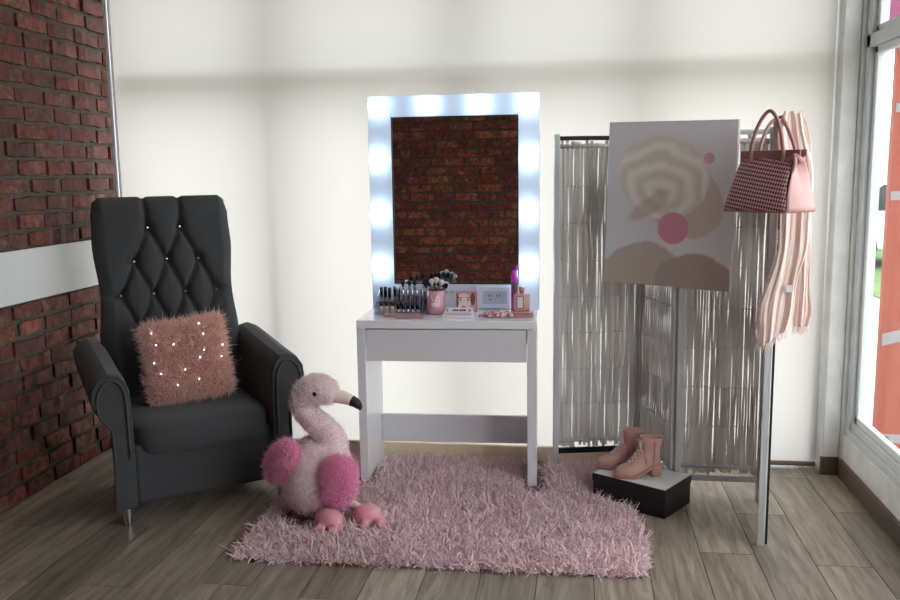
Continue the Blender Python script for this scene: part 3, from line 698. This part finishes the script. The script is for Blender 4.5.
# ================================================================ SHOE BOX AND BOOTS
def shoebox():
    A, B = Vector((.073, 3.583)), Vector((.361, 3.399)); d = (B-A); L = d.length; ang = math.atan2(d.y, d.x); D = .235
    o = empty('shoe_box', (A.x, A.y, 0), ang); tag(o, 'black shoe box with a white lid top on the floor by the rug corner', 'box')
    MB().box((.003, .003, 0), (L-.003, D-.003, .115)).build('box_body', BLACK, o, bevel=.001)
    l = MB().box((0, 0, .090), (L, D, .122)).build('lid', BLACK, o, bevel=.0015)
    MB().box((.004, .004, .1222), (L-.004, D-.004, .1226)).build('lid_top', mat('glossy_white_card', srgb(235, 235, 235), .12, var=.04), l)
    for k in range(9):
        MB().box((.185+k*.011, .115, .1227), (.185+k*.011+(.004 if k % 3 else .007), .122, .1229)).build('letter', mat('grey_print', srgb(150, 150, 152), .5), l)
    return A, ang
BA, BANG = shoebox()
def boot_parts():
    b = empty('ankle_boot', (0, 0, 0)); tag(b, 'dusty pink lace up ankle boot standing in front on the shoe box', 'boot')
    sk = mat('pink_suede', srgb(204, 158, 146), .75, var=.10, scale=25, sheen=.1, bump=.15, bscale=200); dk = mat('boot_sole', srgb(170, 126, 112), .6); lc = mat('boot_lace', srgb(226, 204, 196), .7)
    # local: toe towards -x, heel +x; z up from box top
    def sole(x):  # underside height of upper
        t = min(1, max(0, (x+.035)/.085)); t = t*t*(3-2*t); return .012+.040*t
    rows = []; nr, na = 22, 32
    for j in range(nr+1):
        v = j/nr; h = .165*v
        # toe end recedes along the instep curve as height grows
        hz = h
        toe = -.118 if v < .12 else None
        if v < .26: toe = -.120+.016*(v/.26)**2.2+.030*max(0, (v-.16)/.10)**2
        else: toe = -.074+(.062)*min(1, ((v-.26)/.40))**.75 + .004*max(0, v-.66)
        heel = .083-.010*math.sin(v*PI)*1.0+.004*v
        if v > .8: heel += .004*(v-.8)*5
        rows.append((v, toe, heel))
    m = MB(); vs = []; fs = []
    for v, toe, heel in rows:
        cx, lx = (toe+heel)/2, (heel-toe)/2
        for k in range(na):
            a = 2*PI*k/na; x = cx+lx*math.cos(a); s = math.sin(a)
            wmax = (.041 if x < -.03 else .036) if v < .3 else .034
            w = .036+.006*math.exp(-((x+.055)/.04)**2)*(1-v)**2-.004*math.exp(-((x+.0)/.03)**2)*(1-v)
            w *= (1 if v > .05 else .93)
            base = sole(x); z = base*(1-v)+.0+(.165+.008*math.sin(a*.5)**2)*v
            y = w*math.copysign(abs(s)**(.8), s)
            vs.append((x, y, z))
    for j in range(nr):
        for k in range(na): k2 = (k+1) % na; fs.append((j*na+k, j*na+k2, (j+1)*na+k2, (j+1)*na+k))
    fs.append(tuple(reversed(range(na))))
    # inner lining going down
    n0 = len(vs); 
    for q, dz in ((.88, .0), (.80, -.05)):
        v, toe, heel = rows[-1]; cx, lx = (toe+heel)/2, (heel-toe)/2*q
        for k in range(na):
            a = 2*PI*k/na; s = math.sin(a); vs.append((cx+lx*math.cos(a), .036*q*math.copysign(abs(s)**.8, s), .165+dz))
    for j in (nr, nr+1):
        for k in range(na): k2 = (k+1) % na; fs.append((j*na+k, j*na+k2, (j+1)*na+k2, (j+1)*na+k))
    fs.append(tuple((nr+2)*na+k for k in range(na)))
    m.add(vs, fs); up = m.build('upper', sk, b, smooth=True)
    # sole: follows the upper
    s = MB(); vs = []; fs = []; n = 24
    for lay, (g, dz) in enumerate(((1.0, -.012), (1.04, -.009), (1.04, -.001), (1.0, .002))):
        for k in range(n):
            a = 2*PI*k/n; x = -.0185+.1025*g*math.cos(a); sn = math.sin(a); w = (.036+.006*math.exp(-((x+.055)/.04)**2))*g
            vs.append((x, w*math.copysign(abs(sn)**.8, sn), sole(x)+dz))
    for j in range(3):
        for k in range(n): k2 = (k+1) % n; fs.append((j*n+k, j*n+k2, (j+1)*n+k2, (j+1)*n+k))
    fs += [tuple(reversed(range(n))), tuple(3*n+k for k in range(n))]
    s.add(vs, fs); s.build('sole', dk, b, smooth=True)
    h = MB(); hv = []
    for z, x0, x1, w in ((0, .032, .082, .027), (.02, .030, .083, .029), (.046, .022, .086, .033)):
        for k in range(16):
            a = 2*PI*k/16; c, s_ = math.cos(a), math.sin(a); hv.append(((x0+x1)/2+(x1-x0)/2*math.copysign(abs(c)**.7, c), w*math.copysign(abs(s_)**.7, s_), z))
    h.add(hv, [(j*16+k, j*16+(k+1) % 16, (j+1)*16+(k+1) % 16, (j+1)*16+k) for j in range(2) for k in range(16)]+[tuple(reversed(range(16))), tuple(32+k for k in range(16))])
    h.build('heel', mat('boot_heel', srgb(190, 142, 128), .6), b, smooth=True)
    # tongue ridge, facings, eyelets and laces
    def inst(t): # front line of the upper
        v = .30+.62*t
        toe = -.074+.062*min(1, ((v-.26)/.40))**.75+.004*max(0, v-.66)
        return toe, sole(toe)*(1-v)+.165*v
    for sd in (-1, 1):
        pts = [(inst(t)[0]+.004, sd*.017, inst(t)[1]+.001) for t in (0, .2, .4, .6, .8, 1)]
        MB().tube(spline(pts, 3), .0032, 6, flat=.7).build('eyelet_facing', dk, up, smooth=True)
    for i in range(7):
        t0, t1 = i/7+.03, (i+1)/7+.01
        for sd in (-1, 1):
            x0, z0 = inst(t0); x1, z1 = inst(t1)
            MB().tube([(x0+.001, sd*.018, z0), (min(x0, x1)-.003, 0, (z0+z1)/2+.003), (x1+.001, -sd*.018, z1)], .0024, 6).build('lace', lc, up, smooth=True)
    x, z = inst(.98)
    for sd in (-1, 1):
        pts = [(x-.006, 0, z), (x-.012, sd*.018, z+.006), (x-.008, sd*.030, z-.010), (x-.008, sd*.012, z-.006)]
        MB().tube(spline(pts, 4), .0018, 6).build('lace', lc, up, smooth=True)
        MB().tube(spline([(x-.006, sd*.004, z), (x-.010, sd*.036, z-.02), (x+.012, sd*.041, z-.06)], 4), .0015, 6).build('lace', lc, up, smooth=True)
    MB().tube([(.040, -.0365, .155), (.038, -.0375, .11), (.036, -.0375, .065)], .0016, 5).build('side_seam', dk, up, smooth=True)
    MB().tube([(.0, -.0355, .155), (-.002, -.037, .11), (.006, -.037, .06)], .0016, 5).build('side_seam', dk, up, smooth=True)
    return b
bt = boot_parts(); bt['group'] = 'pair of boots on the shoe box'
bt.location = (.280, 3.570, .1230); bt.rotation_euler = (0, 0, math.radians(17)); bt.scale = (1, 1, 1)
copy_tree(bt, (.215, 3.668, .1230), (0, 0, math.radians(8)), 'dusty pink lace up ankle boot standing behind its pair, nearer the blind')

# ================================================================ HANDBAG
def bag():
    o = empty('handbag', (.640, 3.040, 1.262), math.radians(-46)); tag(o, 'dusty pink woven handbag hanging by its handle from the folding screen', 'handbag')
    lea = mat('rose_leather', srgb(176, 122, 122), .5, var=.08, scale=20); pal = mat('pale_pink_leather', srgb(196, 150, 146), .5, var=.05, scale=12)
    wm = bpy.data.materials.new('woven_leather'); wm.use_nodes = True; t = wm.node_tree; N = t.nodes; L = t.links.new; p = N['Principled BSDF']; p.inputs['Roughness'].default_value = .6
    tc = N.new('ShaderNodeTexCoord'); mp = N.new('ShaderNodeMapping'); mp.inputs['Location'].default_value = (0, .5, 0); mp.inputs['Rotation'].default_value = (0, math.radians(38), 0); mp.inputs['Scale'].default_value = (150, 0, 110); L(tc.outputs['Object'], mp.inputs[0])
    ck = N.new('ShaderNodeTexChecker'); ck.inputs['Scale'].default_value = 1; ck.inputs['Color1'].default_value = srgb(222, 168, 170); ck.inputs['Color2'].default_value = srgb(84, 44, 54); L(mp.outputs[0], ck.inputs[0]); L(ck.outputs[0], p.inputs['Base Color'])
    bb = N.new('ShaderNodeBump'); bb.inputs['Strength'].default_value = .6; bb.inputs['Distance'].default_value = .002; L(ck.outputs['Fac'], bb.inputs['Height']); L(bb.outputs[0], p.inputs['Normal'])
    def sec(v): # half length, half depth
        return .118-.020*v-.004*math.sin(PI*v), .066*(1-v)**.8*1+.016+.006*math.sin(PI*v)
    H = .172
    for sd, nm in ((-1, 'front_panel'), (1, 'back_panel')):
        def fn(u, v, sd=sd):
            lx, ly = sec(v); return ((u*2-1)*lx, sd*(ly+.003*math.sin(PI*u)), v*H)
        MB().grid(fn, 12, 12, flip=(sd > 0)).build(nm, wm, o, smooth=True, solid=.003)
    for sd in (-1, 1):
        def fg(u, v, sd=sd):
            lx, ly = sec(v); k = (u*2-1); fold = (1-abs(k))*(.03*v*v)-.018*(1-k*k)*(1-v)
            return (sd*(lx-fold+.001)+(sd > 0)*.012*v, k*ly, v*H)
        MB().grid(fg, 12, 12, flip=(sd < 0)).build('side_gusset', pal if sd > 0 else lea, o, smooth=True, solid=.003)
    lx, ly = sec(0); MB().box((-lx-.002, -ly-.002, -.006), (lx+.002, ly+.002, .004)).build('base', lea, o, bevel=.004)
    lx, ly = sec(1)
    for sd in (-1, 1):
        MB().box((-lx-.006, sd*ly-.004 if sd < 0 else ly-.001, H-.012), (lx+.022, sd*ly+.001 if sd < 0 else ly+.004, H+.026)).build('top_band', lea, o, bevel=.002)
    st = MB(); st.tube(spline([(lx-.015, -.030, H-.01), (lx+.012, -.026, H+.004), (lx+.018, 0, H-.01), (lx+.012, .024, H+.004)], 5), .006, 8, flat=1.6); st.build('side_belt', lea, o, smooth=True)
    MB().tube(spline([(lx+.006, -.027, H+.012), (lx+.014, -.034, H-.02), (lx+.004, -.036, H-.06)], 5), .006, 8).build('belt_end', pal, o, smooth=True)
    for sd, top, xc in ((-1, .165, 0), (1, .140, .03)):
        y = sd*(ly+.008)
        if sd < 0: P = spline([(-.062, y, H-.050), (-.060, y, H+.03), (-.040, y*.9, H+.105), (.0, y*.7, H+.155), (.040, y*.9, H+.11), (.060, y, H+.03), (.062, y, H-.050)], 6)
        else: P = spline([(-.062+xc*.3, y, H-.050), (-.064, y+.006, H+.03), (-.076, .095, H+.115), (-.066, .148, H+.143), (-.030, .110, H+.128), (.040, .045, H+.075), (.062+xc*.3, y+.004, H+.02), (.062+xc*.3, y, H-.050)], 6)
        MB().tube(P, .0062, 10).build('handle', lea, o, smooth=True)
        for xx in (-.062+xc*.3, .062+xc*.3): 
            MB().box((xx-.010, y-.003 if sd < 0 else y-.006, H-.058), (xx+.010, y+.006 if sd < 0 else y+.003, H+.004)).build('handle_tab', lea, o, bevel=.003)
    tg = MB(); tg.add([(.018, 0, 0), (.046, 0, 0), (.042, 0, -.055), (.010, 0, -.055), (.018, -.003, 0), (.046, -.003, 0), (.042, -.003, -.055), (.010, -.003, -.055)], [(0,1,2,3),(7,6,5,4),(0,4,5,1),(2,6,7,3),(1,5,6,2),(3,7,4,0)], Matrix.Translation((0, -ly-.022, H-.045)))
    tgo = tg.build('hang_tag', lea, o)
    MB().tube([(.032, -ly-.010, H+.0), (.032, -ly-.021, H-.02), (.032, -ly-.023, H-.047)], .0018, 6).build('tag_strap', lea, tgo, smooth=True)
    MB().box((.014, -ly-.0266, H-.094), (.036, -ly-.0252, H-.089)).build('metal_bar', mat('pale_gold', srgb(235, 215, 190), .25, metal=1), tgo)
    MB().box((.008, -ly-.0062, H+.006), (.030, -ly-.0045, H+.010)).build('metal_logo_bar', mat('pale_gold', (0,0,0,1)), o)
bag()

# ================================================================ SCARF
def scarf():
    o = empty('gauze_scarf', (.706, 3.18, 1.57)); tag(o, 'pale blush gauze scarf draped over the folding screen behind the handbag', 'scarf')
    P = spline([(.690, 3.135, .800, .040), (.705, 3.140, .93, .062), (.735, 3.142, 1.08, .058), (.752, 3.150, 1.22, .050), (.750, 3.156, 1.40, .046), (.735, 3.160, 1.53, .044), (.735, 3.178, 1.590, .038), (.752, 3.196, 1.55, .034), (.775, 3.20, 1.40, .030), (.790, 3.205, 1.20, .034), (.800, 3.205, 1.0, .036), (.800, 3.205, .90, .030), (.803, 3.205, .835, .020)], 9)
    n = len(P)-1
    def fn(u, v):
        f = v*n; i = min(int(f), n-1); q = P[i]+(P[i+1]-P[i])*(f-i); k = u*2-1
        d = .006*math.sin(k*5+v*5)+.0035*math.sin(k*13+v*17+1)+.0015*math.sin(k*31+v*9); e = .008*math.sin(v*19+k*2)+.004*math.sin(v*43)
        sl = (.035*k if v < .12 else .035*k*max(0, 1-(v-.12)/.1))
        top = math.exp(-((v-.5)/.06)**2)
        return (q[0]+k*q[3]+e*abs(k)-.706, q[1]-3.18+d*(1-.5*top), q[2]-1.57+sl+.006*math.cos(k*7)*top)
    sc = mat('blush_gauze', srgb(246, 228, 218), .9, var=.1, scale=9, stretch=(6, 6, .6), bump=.5, bscale=30, col2=srgb(240, 206, 196), sheen=.2)
    mb = MB(); mb.grid(fn, 36, 150); mb.build('cloth', sc, o, smooth=True, solid=.0012)
    fr = MB(); r = random.Random(8); 
    for v in (0, 1):
        for i in range(46):
            x, y, z = fn(i/45, v); l = r.uniform(.012, .032)
            fr.tube([(x, y, z+.002), (x+r.uniform(-.003, .003), y+r.uniform(-.003, .003), z-l*.5), (x+r.uniform(-.006, .006), y+r.uniform(-.004, .004), z-l)], .0007, 4)
    for i in range(120):
        v = r.uniform(0, .24); x, y, z = fn(0, v); fr.tube([(x+.001, y, z), (x-r.uniform(.004, .010), y, z-r.uniform(.002, .012))], .0006, 4)
    f = fr.build('fringe', sc, o); f['kind'] = 'stuff'
    lb = MB().box((.022, -.052, -.60), (.040, -.0505, -.575)); lb.build('care_label', mat('label_white', srgb(220, 220, 218), .8), o)
scarf()

# ================================================================ THINGS ON THE VANITY
Z = .7603
CAPB = mat('glossy_black_cap', srgb(16, 16, 18), .18); SIL = mat('brushed_silver', srgb(200, 200, 205), .25, metal=1)
def organizer():
    o = empty('cosmetic_organizer', (-.80, 3.865, Z)); tag(o, 'clear acrylic organiser full of makeup at the left end of the desk', 'organizer')
    b = MB(); x0, x1 = -.118, .104; t = .003
    b.box((x0, -.06, 0), (x1, .06, t)); b.box((x0, .057, t), (x1, .06, .10)); b.box((x0, -.06, t), (x1, -.057, .030)); b.box((x0, -.012, t), (x1, -.009, .055)); b.box((x0, .024, t), (x1, .027, .080))
    b.build('tray', ACR, o)
    for x in (x0, x1-t):
        MB().add([(x, -.06, t), (x, .06, t), (x, .06, .10), (x, -.06, .03), (x+t, -.06, t), (x+t, .06, t), (x+t, .06, .10), (x+t, -.06, .03)], [(3,2,1,0),(4,5,6,7),(0,1,5,4),(1,2,6,5),(2,3,7,6),(3,0,4,7)]).build('side_wall', ACR, o)
organizer()
OX, OY, OZ = -.80, 3.865, Z+.0035
def place(proto, i, loc, label, rot=(0, 0, 0), sc=None):
    if i == 0: proto.location = loc; proto.rotation_euler = rot; proto['label'] = label; 
    else: proto = copy_tree(proto, loc, rot, label)
    if sc: proto.scale = sc
    return proto
def bottle(name, body_m, r, h, cr, ch, cat, group, capm=CAPB):
    o = empty(name); tag(o, 'x', cat, group)
    MB().lathe([(r*.92, 0), (r, .002), (r, h*.85), (r*.7, h)], 14).build('bottle_body', body_m, o, smooth=True)
    MB().lathe([(cr, h), (cr, h+ch*.95), (cr*.8, h+ch)], 12).build('cap', capm, o, smooth=True); return o
gl = bottle('lip_gloss', mat('nude_gloss', srgb(190, 140, 128), .15, coat=1), .0085, .045, .0078, .042, 'lip gloss', 'lip glosses in the acrylic organiser')
L1 = 'black capped nude lip gloss in the left front of the clear organiser'
for i, (x, y, z) in enumerate([(-.105, .042, .045), (-.086, .042, .047), (-.066, .042, .043), (-.040, .042, .049), (-.022, .042, .046)]): place(gl, i, (OX+x, OY+y, OZ+z-.0335), 'black capped nude lip gloss standing upright in the left part of the organiser', sc=(1, 1, 1.15))
fd = bottle('foundation_bottle', mat('beige_foundation', srgb(206, 172, 150), .2, coat=1), .0105, .035, .0095, .020, 'foundation', 'short bottles in the organiser front row')
for i, (x, y) in enumerate([(-.092, -.030), (-.066, -.030), (-.040, -.030)]): place(fd, i, (OX+x, OY+y, OZ), 'short beige bottle with black cap in the front row of the organiser')
ls = bottle('lipstick', SIL, .0075, .022, .0070, .030, 'lipstick', 'lipsticks in the organiser front row')
for i, x in enumerate((-.010, .012, .034, .056, .080)): place(ls, i, (OX+x, OY-.036, OZ), 'silver based lipstick with black cap in the front row of the organiser')
ms = bottle('mascara', mat('wine_tube', srgb(120, 40, 60), .25, coat=.6), .0082, .060, .0080, .045, 'mascara', 'mascaras in the organiser back row', SIL)
for i, (x, y) in enumerate([(.004, .008), (.026, .006), (.048, .009), (.070, .007), (.094, .008)]): place(ms, i, (OX+x, OY+y, OZ), 'dark wine mascara tube with silver cap standing in the middle row of the organiser')
def brush(label, group, handle, ferr, tip, tl=.03, tr=.009):
    o = empty('makeup_brush'); tag(o, label, 'makeup brush', group)
    MB().lathe([(.0018, 0), (.003, .01), (.0042, .07), (.0036, .10)], 10).build('handle', handle, o, smooth=True)
    MB().lathe([(.0038, .10), (.0045, .104), (.005, .122), (.0055, .125)], 10).build('ferrule', ferr, o, smooth=True)
    MB().lathe([(.0052, .123), (tr, .123+tl*.5), (tr*.95, .123+tl*.8), (tr*.4, .123+tl)], 12).build('bristles', tip, o, smooth=True); return o
WB = mat('white_bristles', srgb(225, 218, 216), .9, bump=.5, bscale=300); KB = mat('black_bristles', srgb(26, 24, 26), .9, bump=.5, bscale=300); PINKH = mat('pink_handle', srgb(226, 160, 176), .3, coat=.5)
b1 = brush('x', 'brushes in the organiser', PINKH, SIL, KB, .028, .008)
for i, (x, a, c) in enumerate([(.008, -.08, .05), (.026, .02, -.06), (.046, .06, .04), (.062, -.05, -.04), (.084, .10, .05), (.094, .16, -.03)]): place(b1, i, (OX+x, OY+.044, OZ+.002), 'black tipped makeup brush standing in the back of the clear organiser', (c*.3, a, 0), (1, 1, .92+.02*i))
b2 = brush('x', 'pale brushes in the organiser', BLACK, SIL, WB, .026, .011)
for i, (x, a, sz) in enumerate([(-.008, -.18, .80), (.094, .30, .74), (.078, .20, .70)]): place(b2, i, (OX+x, OY+.036, OZ+.002), 'white tipped makeup brush leaning in the back of the clear organiser', (0, a, 0), (1, 1, sz))
def cup():
    o = empty('brush_cup', (-.640, 3.86, Z)); tag(o, 'pink cup with a white rabbit head holding makeup brushes on the desk', 'cup')
    pk = mat('pink_glazed_cup', srgb(224, 158, 172), .3, coat=.4)
    MB().lathe([(.001, .0), (.036, .0), (.040, .004), (.041, .02), (.041, .108), (.0385, .109), (.0375, .10), (.0375, .01), (.001, .008)], 32, cap=False).build('cup_body', pk, o, smooth=True)
    wh = mat('rabbit_white', srgb(245, 238, 240), .5)
    def dec(x, z, rx, rz, tilt, nm):
        vs = []; n = 16; 
        for k in range(n):
            a = 2*PI*k/n; px, pz = rx*math.cos(a), rz*math.sin(a); X_ = x+px*math.cos(tilt)+pz*math.sin(tilt); Z_ = z-px*math.sin(tilt)+pz*math.cos(tilt)
            vs.append((X_, -math.sqrt(.0418**2-X_**2), Z_))
        c = (x, -math.sqrt(.0425**2-x**2), z); MB().add(vs+[c], [(k, (k+1) % n, n) for k in range(n)]).build(nm, wh, o)
    dec(0, .046, .012, .011, 0, 'rabbit_face'); dec(-.009, .074, .0038, .018, -.35, 'rabbit_ear'); dec(.009, .074, .0038, .018, .35, 'rabbit_ear')
cup()
for pr_, k0, lst, lab in ((b1, 1, [(-.018, .008, -.12, 1.0), (-.006, .012, -.03, 1.02), (.008, .010, .06, 1.0), (.020, .006, .16, .98), (-.024, -.004, -.20, .95), (.026, -.004, .24, .94)], 'black tipped pink makeup brush standing in the rabbit cup'), (b2, 1, [(-.010, -.008, -.06, 1.06), (.002, -.010, .02, 1.12), (.016, -.008, .12, 1.04), (.024, .010, .22, .98)], 'fluffy white tipped makeup brush standing in the rabbit cup')):
    for x, y, a, sz in lst:
        c = copy_tree(pr_, (-.640+x*.8, 3.86+y*.8, Z+.010), (0, a, 0), lab); c.scale = (1.15, 1.15, sz*.96); c['group'] = 'brushes in the rabbit cup, ' + ('black tipped' if pr_ is b1 else 'white tipped')
def jars():
    for i, (x, w, lab) in enumerate(((-.692, .030, 'clear acrylic holder standing between the organiser and the pink rabbit cup'), (-.574, .044, 'clear acrylic holder standing between the pink rabbit cup and the face palette'))):
        o = empty('acrylic_holder', (x, 3.885 if i else 3.960, Z)); tag(o, lab, 'holder'); h = .098; d = .03; t = .003; b = MB()
        b.box((-w/2, -d, 0), (w/2, d, t)); b.box((-w/2, -d, t), (w/2, -d+t, h)); b.box((-w/2, d-t, t), (w/2, d, h)); b.box((-w/2, -d+t, t), (-w/2+t, d-t, h)); b.box((w/2-t, -d+t, t), (w/2, d-t, h))
        b.build('walls', mat('frosted_acrylic', srgb(220, 218, 226), .25, alpha=.55), o); MB().box((-w/2+.005, -d+.005, t+.0005), (w/2-.005, d-.005, .02)).build('cotton_pads', mat('cotton', srgb(240, 238, 236), .95), o, bevel=.003)
jars()
def face_palette():
    o = empty('eyeshadow_palette', (-.512, 3.92, Z), 0, (math.radians(-9), 0, 0)); tag(o, 'square pink makeup palette with a face picture on it leaning by the mirror', 'makeup palette')
    MB().box((-.058, -.006, 0.0012), (.058, .010, .096)).build('palette_case', mat('rose_case', srgb(198, 138, 150), .35, coat=.4), o, bevel=.002)
    q = lambda nm, x, z, rx, rz, c, y=-.0075, til=0: MB().add([(x+rx*math.cos(2*PI*k/18)*math.cos(til)-rz*math.sin(2*PI*k/18)*math.sin(til), y, z+rz*math.sin(2*PI*k/18)*math.cos(til)+rx*math.cos(2*PI*k/18)*math.sin(til)) for k in range(18)], [tuple(range(18))]).build(nm, mat('face_'+nm, c, .5), pic)
    pic = MB().box((-.050, -.0068, .008), (.050, -.0061, .088)).build('picture', mat('picture_pink', srgb(206, 156, 156), .4), o)
    q('face', -.006, .044, .034, .042, srgb(238, 208, 196), -.0071)
    q('hair', -.040, .052, .012, .036, srgb(120, 72, 74), -.0073); q('hair', .036, .060, .012, .030, srgb(150, 84, 86), -.0073)
    for x in (-.022, .014): q('eye_white', x, .055, .010, .006, srgb(240, 235, 235), -.0074); q('iris', x, .055, .0052, .0052, srgb(70, 96, 104), -.0077); q('brow', x, .066, .011, .0018, srgb(70, 40, 40), -.0075)
    q('mouth', -.006, .022, .009, .0045, srgb(180, 60, 84), -.0076)
face_palette()
def white_case():
    o = empty('lash_case', (-.522, 3.765, Z)); tag(o, 'small clear topped white case with black print lying at the desk front', 'case')
    b = MB(); x0, x1 = -.072, .072
    b.add([(x0, -.035, 0), (x1, -.035, 0), (x1, .035, 0), (x0, .035, 0), (x0+.004, -.033, .012), (x1-.004, -.033, .012), (x1-.012, .035, .040), (x0+.012, .035, .040)], [(3,2,1,0),(4,5,6,7),(0,1,5,4),(1,2,6,5),(2,3,7,6),(3,0,4,7)])
    b.build('case_body', mat('milky_plastic', srgb(232, 226, 232), .2, coat=.5), o, bevel=.002)
    s = math.atan2(.028, .068); M = Matrix.Translation((0, -.033, .0123)) @ Matrix.Rotation(s, 4, 'X')
    MB().box((-.060, .004, 0), (.060, .022, .0012), M).build('pink_insert', mat('insert_pink', srgb(214, 170, 182), .4), o)
    for x0_, x1_ in ((-.026, -.018), (-.016, -.012), (-.010, -.002), (.004, .012), (.014, .022), (.024, .032)): MB().box((x0_, .040, .0), (x1_, .052, .001), M).build('letter', CAPB, o)
    for x in (-.052, .050): MB().box((x-.003, .036, 0), (x+.004, .056, .001), M).build('red_mark', mat('red_print', srgb(176, 60, 76), .5), o)
white_case()
def compact(name, loc, rz, w, d, h, c, lab, cat):
    o = empty(name, loc, rz); tag(o, lab, cat); m = mat(name+'_shell_'+str(int(w*1000)), c, .3, coat=.6, metal=.2)
    MB().box((-w/2, -d/2, 0), (w/2, d/2, h*.48)).build('base', m, o, bevel=.002); MB().box((-w/2, -d/2, h*.52), (w/2, d/2, h)).build('lid', m, o, bevel=.002)
    MB().box((-.008, -d/2-.001, h*.3), (.008, -d/2+.0008, h*.7)).build('clasp', SIL, o)
compact('slim_palette', (-.775, 3.768, Z), .03, .175, .045, .012, srgb(196, 150, 138), 'long rose gold slim palette lying in front of the clear organiser', 'makeup palette')
compact('slim_palette', (-.735, 3.718, Z), -.02, .125, .034, .010, srgb(196, 156, 158), 'short dusty pink slim palette lying nearest the desk front edge', 'makeup palette')
def garland():
    o = empty('bead_necklace', (-.345, 3.79, Z)); tag(o, 'coral and cream beaded necklace heaped beside the perfume bottle', 'necklace'); r = random.Random(12)
    ms_ = [mat('bead_coral', srgb(222, 150, 142), .35), mat('bead_cream', srgb(238, 220, 206), .35), mat('bead_rose', srgb(190, 110, 118), .3), mat('bead_sage', srgb(160, 156, 130), .4)]
    s = MB()
    for k in range(230):
        t = k/230; a = t*2*PI*5.3; R_ = .92-.55*t+.08*math.sin(k*1.7); x, y = .078*R_*math.cos(a)+.01*math.sin(k), .042*R_*math.sin(a); z = .006+.016*t+.002*math.sin(k*2.2)
        rr = r.uniform(.0042, .0064); s.ell((x, y, z), (rr*1.2, rr, rr*.95), None, 9, 6, mi=r.choice((0, 0, 1, 1, 1, 2, 3) if x > 0 else (0, 0, 0, 2, 2, 1)))
    s.build('beads', ms_, o, smooth=True)['kind'] = 'stuff'
    MB().lathe([(.004, 0), (.005, .003), (.004, .006)], 10, Matrix.Translation((-.083, -.01, .001))).build('clasp', mat('dark_clasp', srgb(110, 50, 56), .3), o, smooth=True)
garland()
def magenta():
    o = empty('spray_bottle', (-.280, 3.905, Z)); tag(o, 'tall magenta spray bottle with a see through purple cap beside the mirror bulbs', 'bottle')
    MB().lathe([(.015, 0), (.0165, .003), (.0165, .095), (.0165, .10)], 24).build('bottle_body', mat('magenta_shell', srgb(196, 30, 150), .25, coat=.6), o, smooth=True)
    MB().lathe([(.0168, .100), (.0168, .140), (.0165, .141)], 24).build('grey_band', mat('smoky_band', srgb(120, 90, 100), .3), o, smooth=True)
    MB().lathe([(.0165, .141), (.0165, .168), (.013, .174), (.0135, .192), (.009, .196)], 24).build('cap', mat('purple_cap', srgb(206, 60, 216), .15, coat=1), o, smooth=True)
magenta()
def perfume():
    c = empty('blush_compact', (-.238, 3.815, Z)); tag(c, 'round edged pink compact lying under the square perfume bottle', 'compact')
    m = mat('compact_pink', srgb(206, 150, 148), .3, coat=.6); MB().ell((0, 0, .007), (.052, .036, .007), None, 28, 8, e=.5).build('base', m, c, smooth=True); MB().ell((0, 0, .0195), (.050, .034, .0055), None, 28, 8, e=.5).build('lid', m, c, smooth=True)
    o = empty('perfume_bottle', (-.242, 3.815, Z+.0252), .25); tag(o, 'square pink perfume bottle with pale label standing on the pink compact', 'perfume bottle')
    g = MB().box((-.035, -.014, 0), (.035, .014, .078)).build('glass_body', mat('rose_glass', srgb(216, 160, 146), .12, coat=1), o, bevel=.004)
    MB().box((-.027, -.0152, .010), (.006, -.0138, .068)).build('label_border', mat('gold_border', srgb(130, 90, 76), .4), o); MB().box((-.023, -.0162, .014), (.002, -.0150, .064)).build('label', mat('label_pale', srgb(222, 214, 212), .5), o)
    MB().lathe([(.009, .078), (.009, .084), (.0125, .085), (.0125, .106), (.011, .108)], 20).build('cap', mat('rose_cap', srgb(200, 138, 132), .3, coat=.5), o, smooth=True)
perfume()
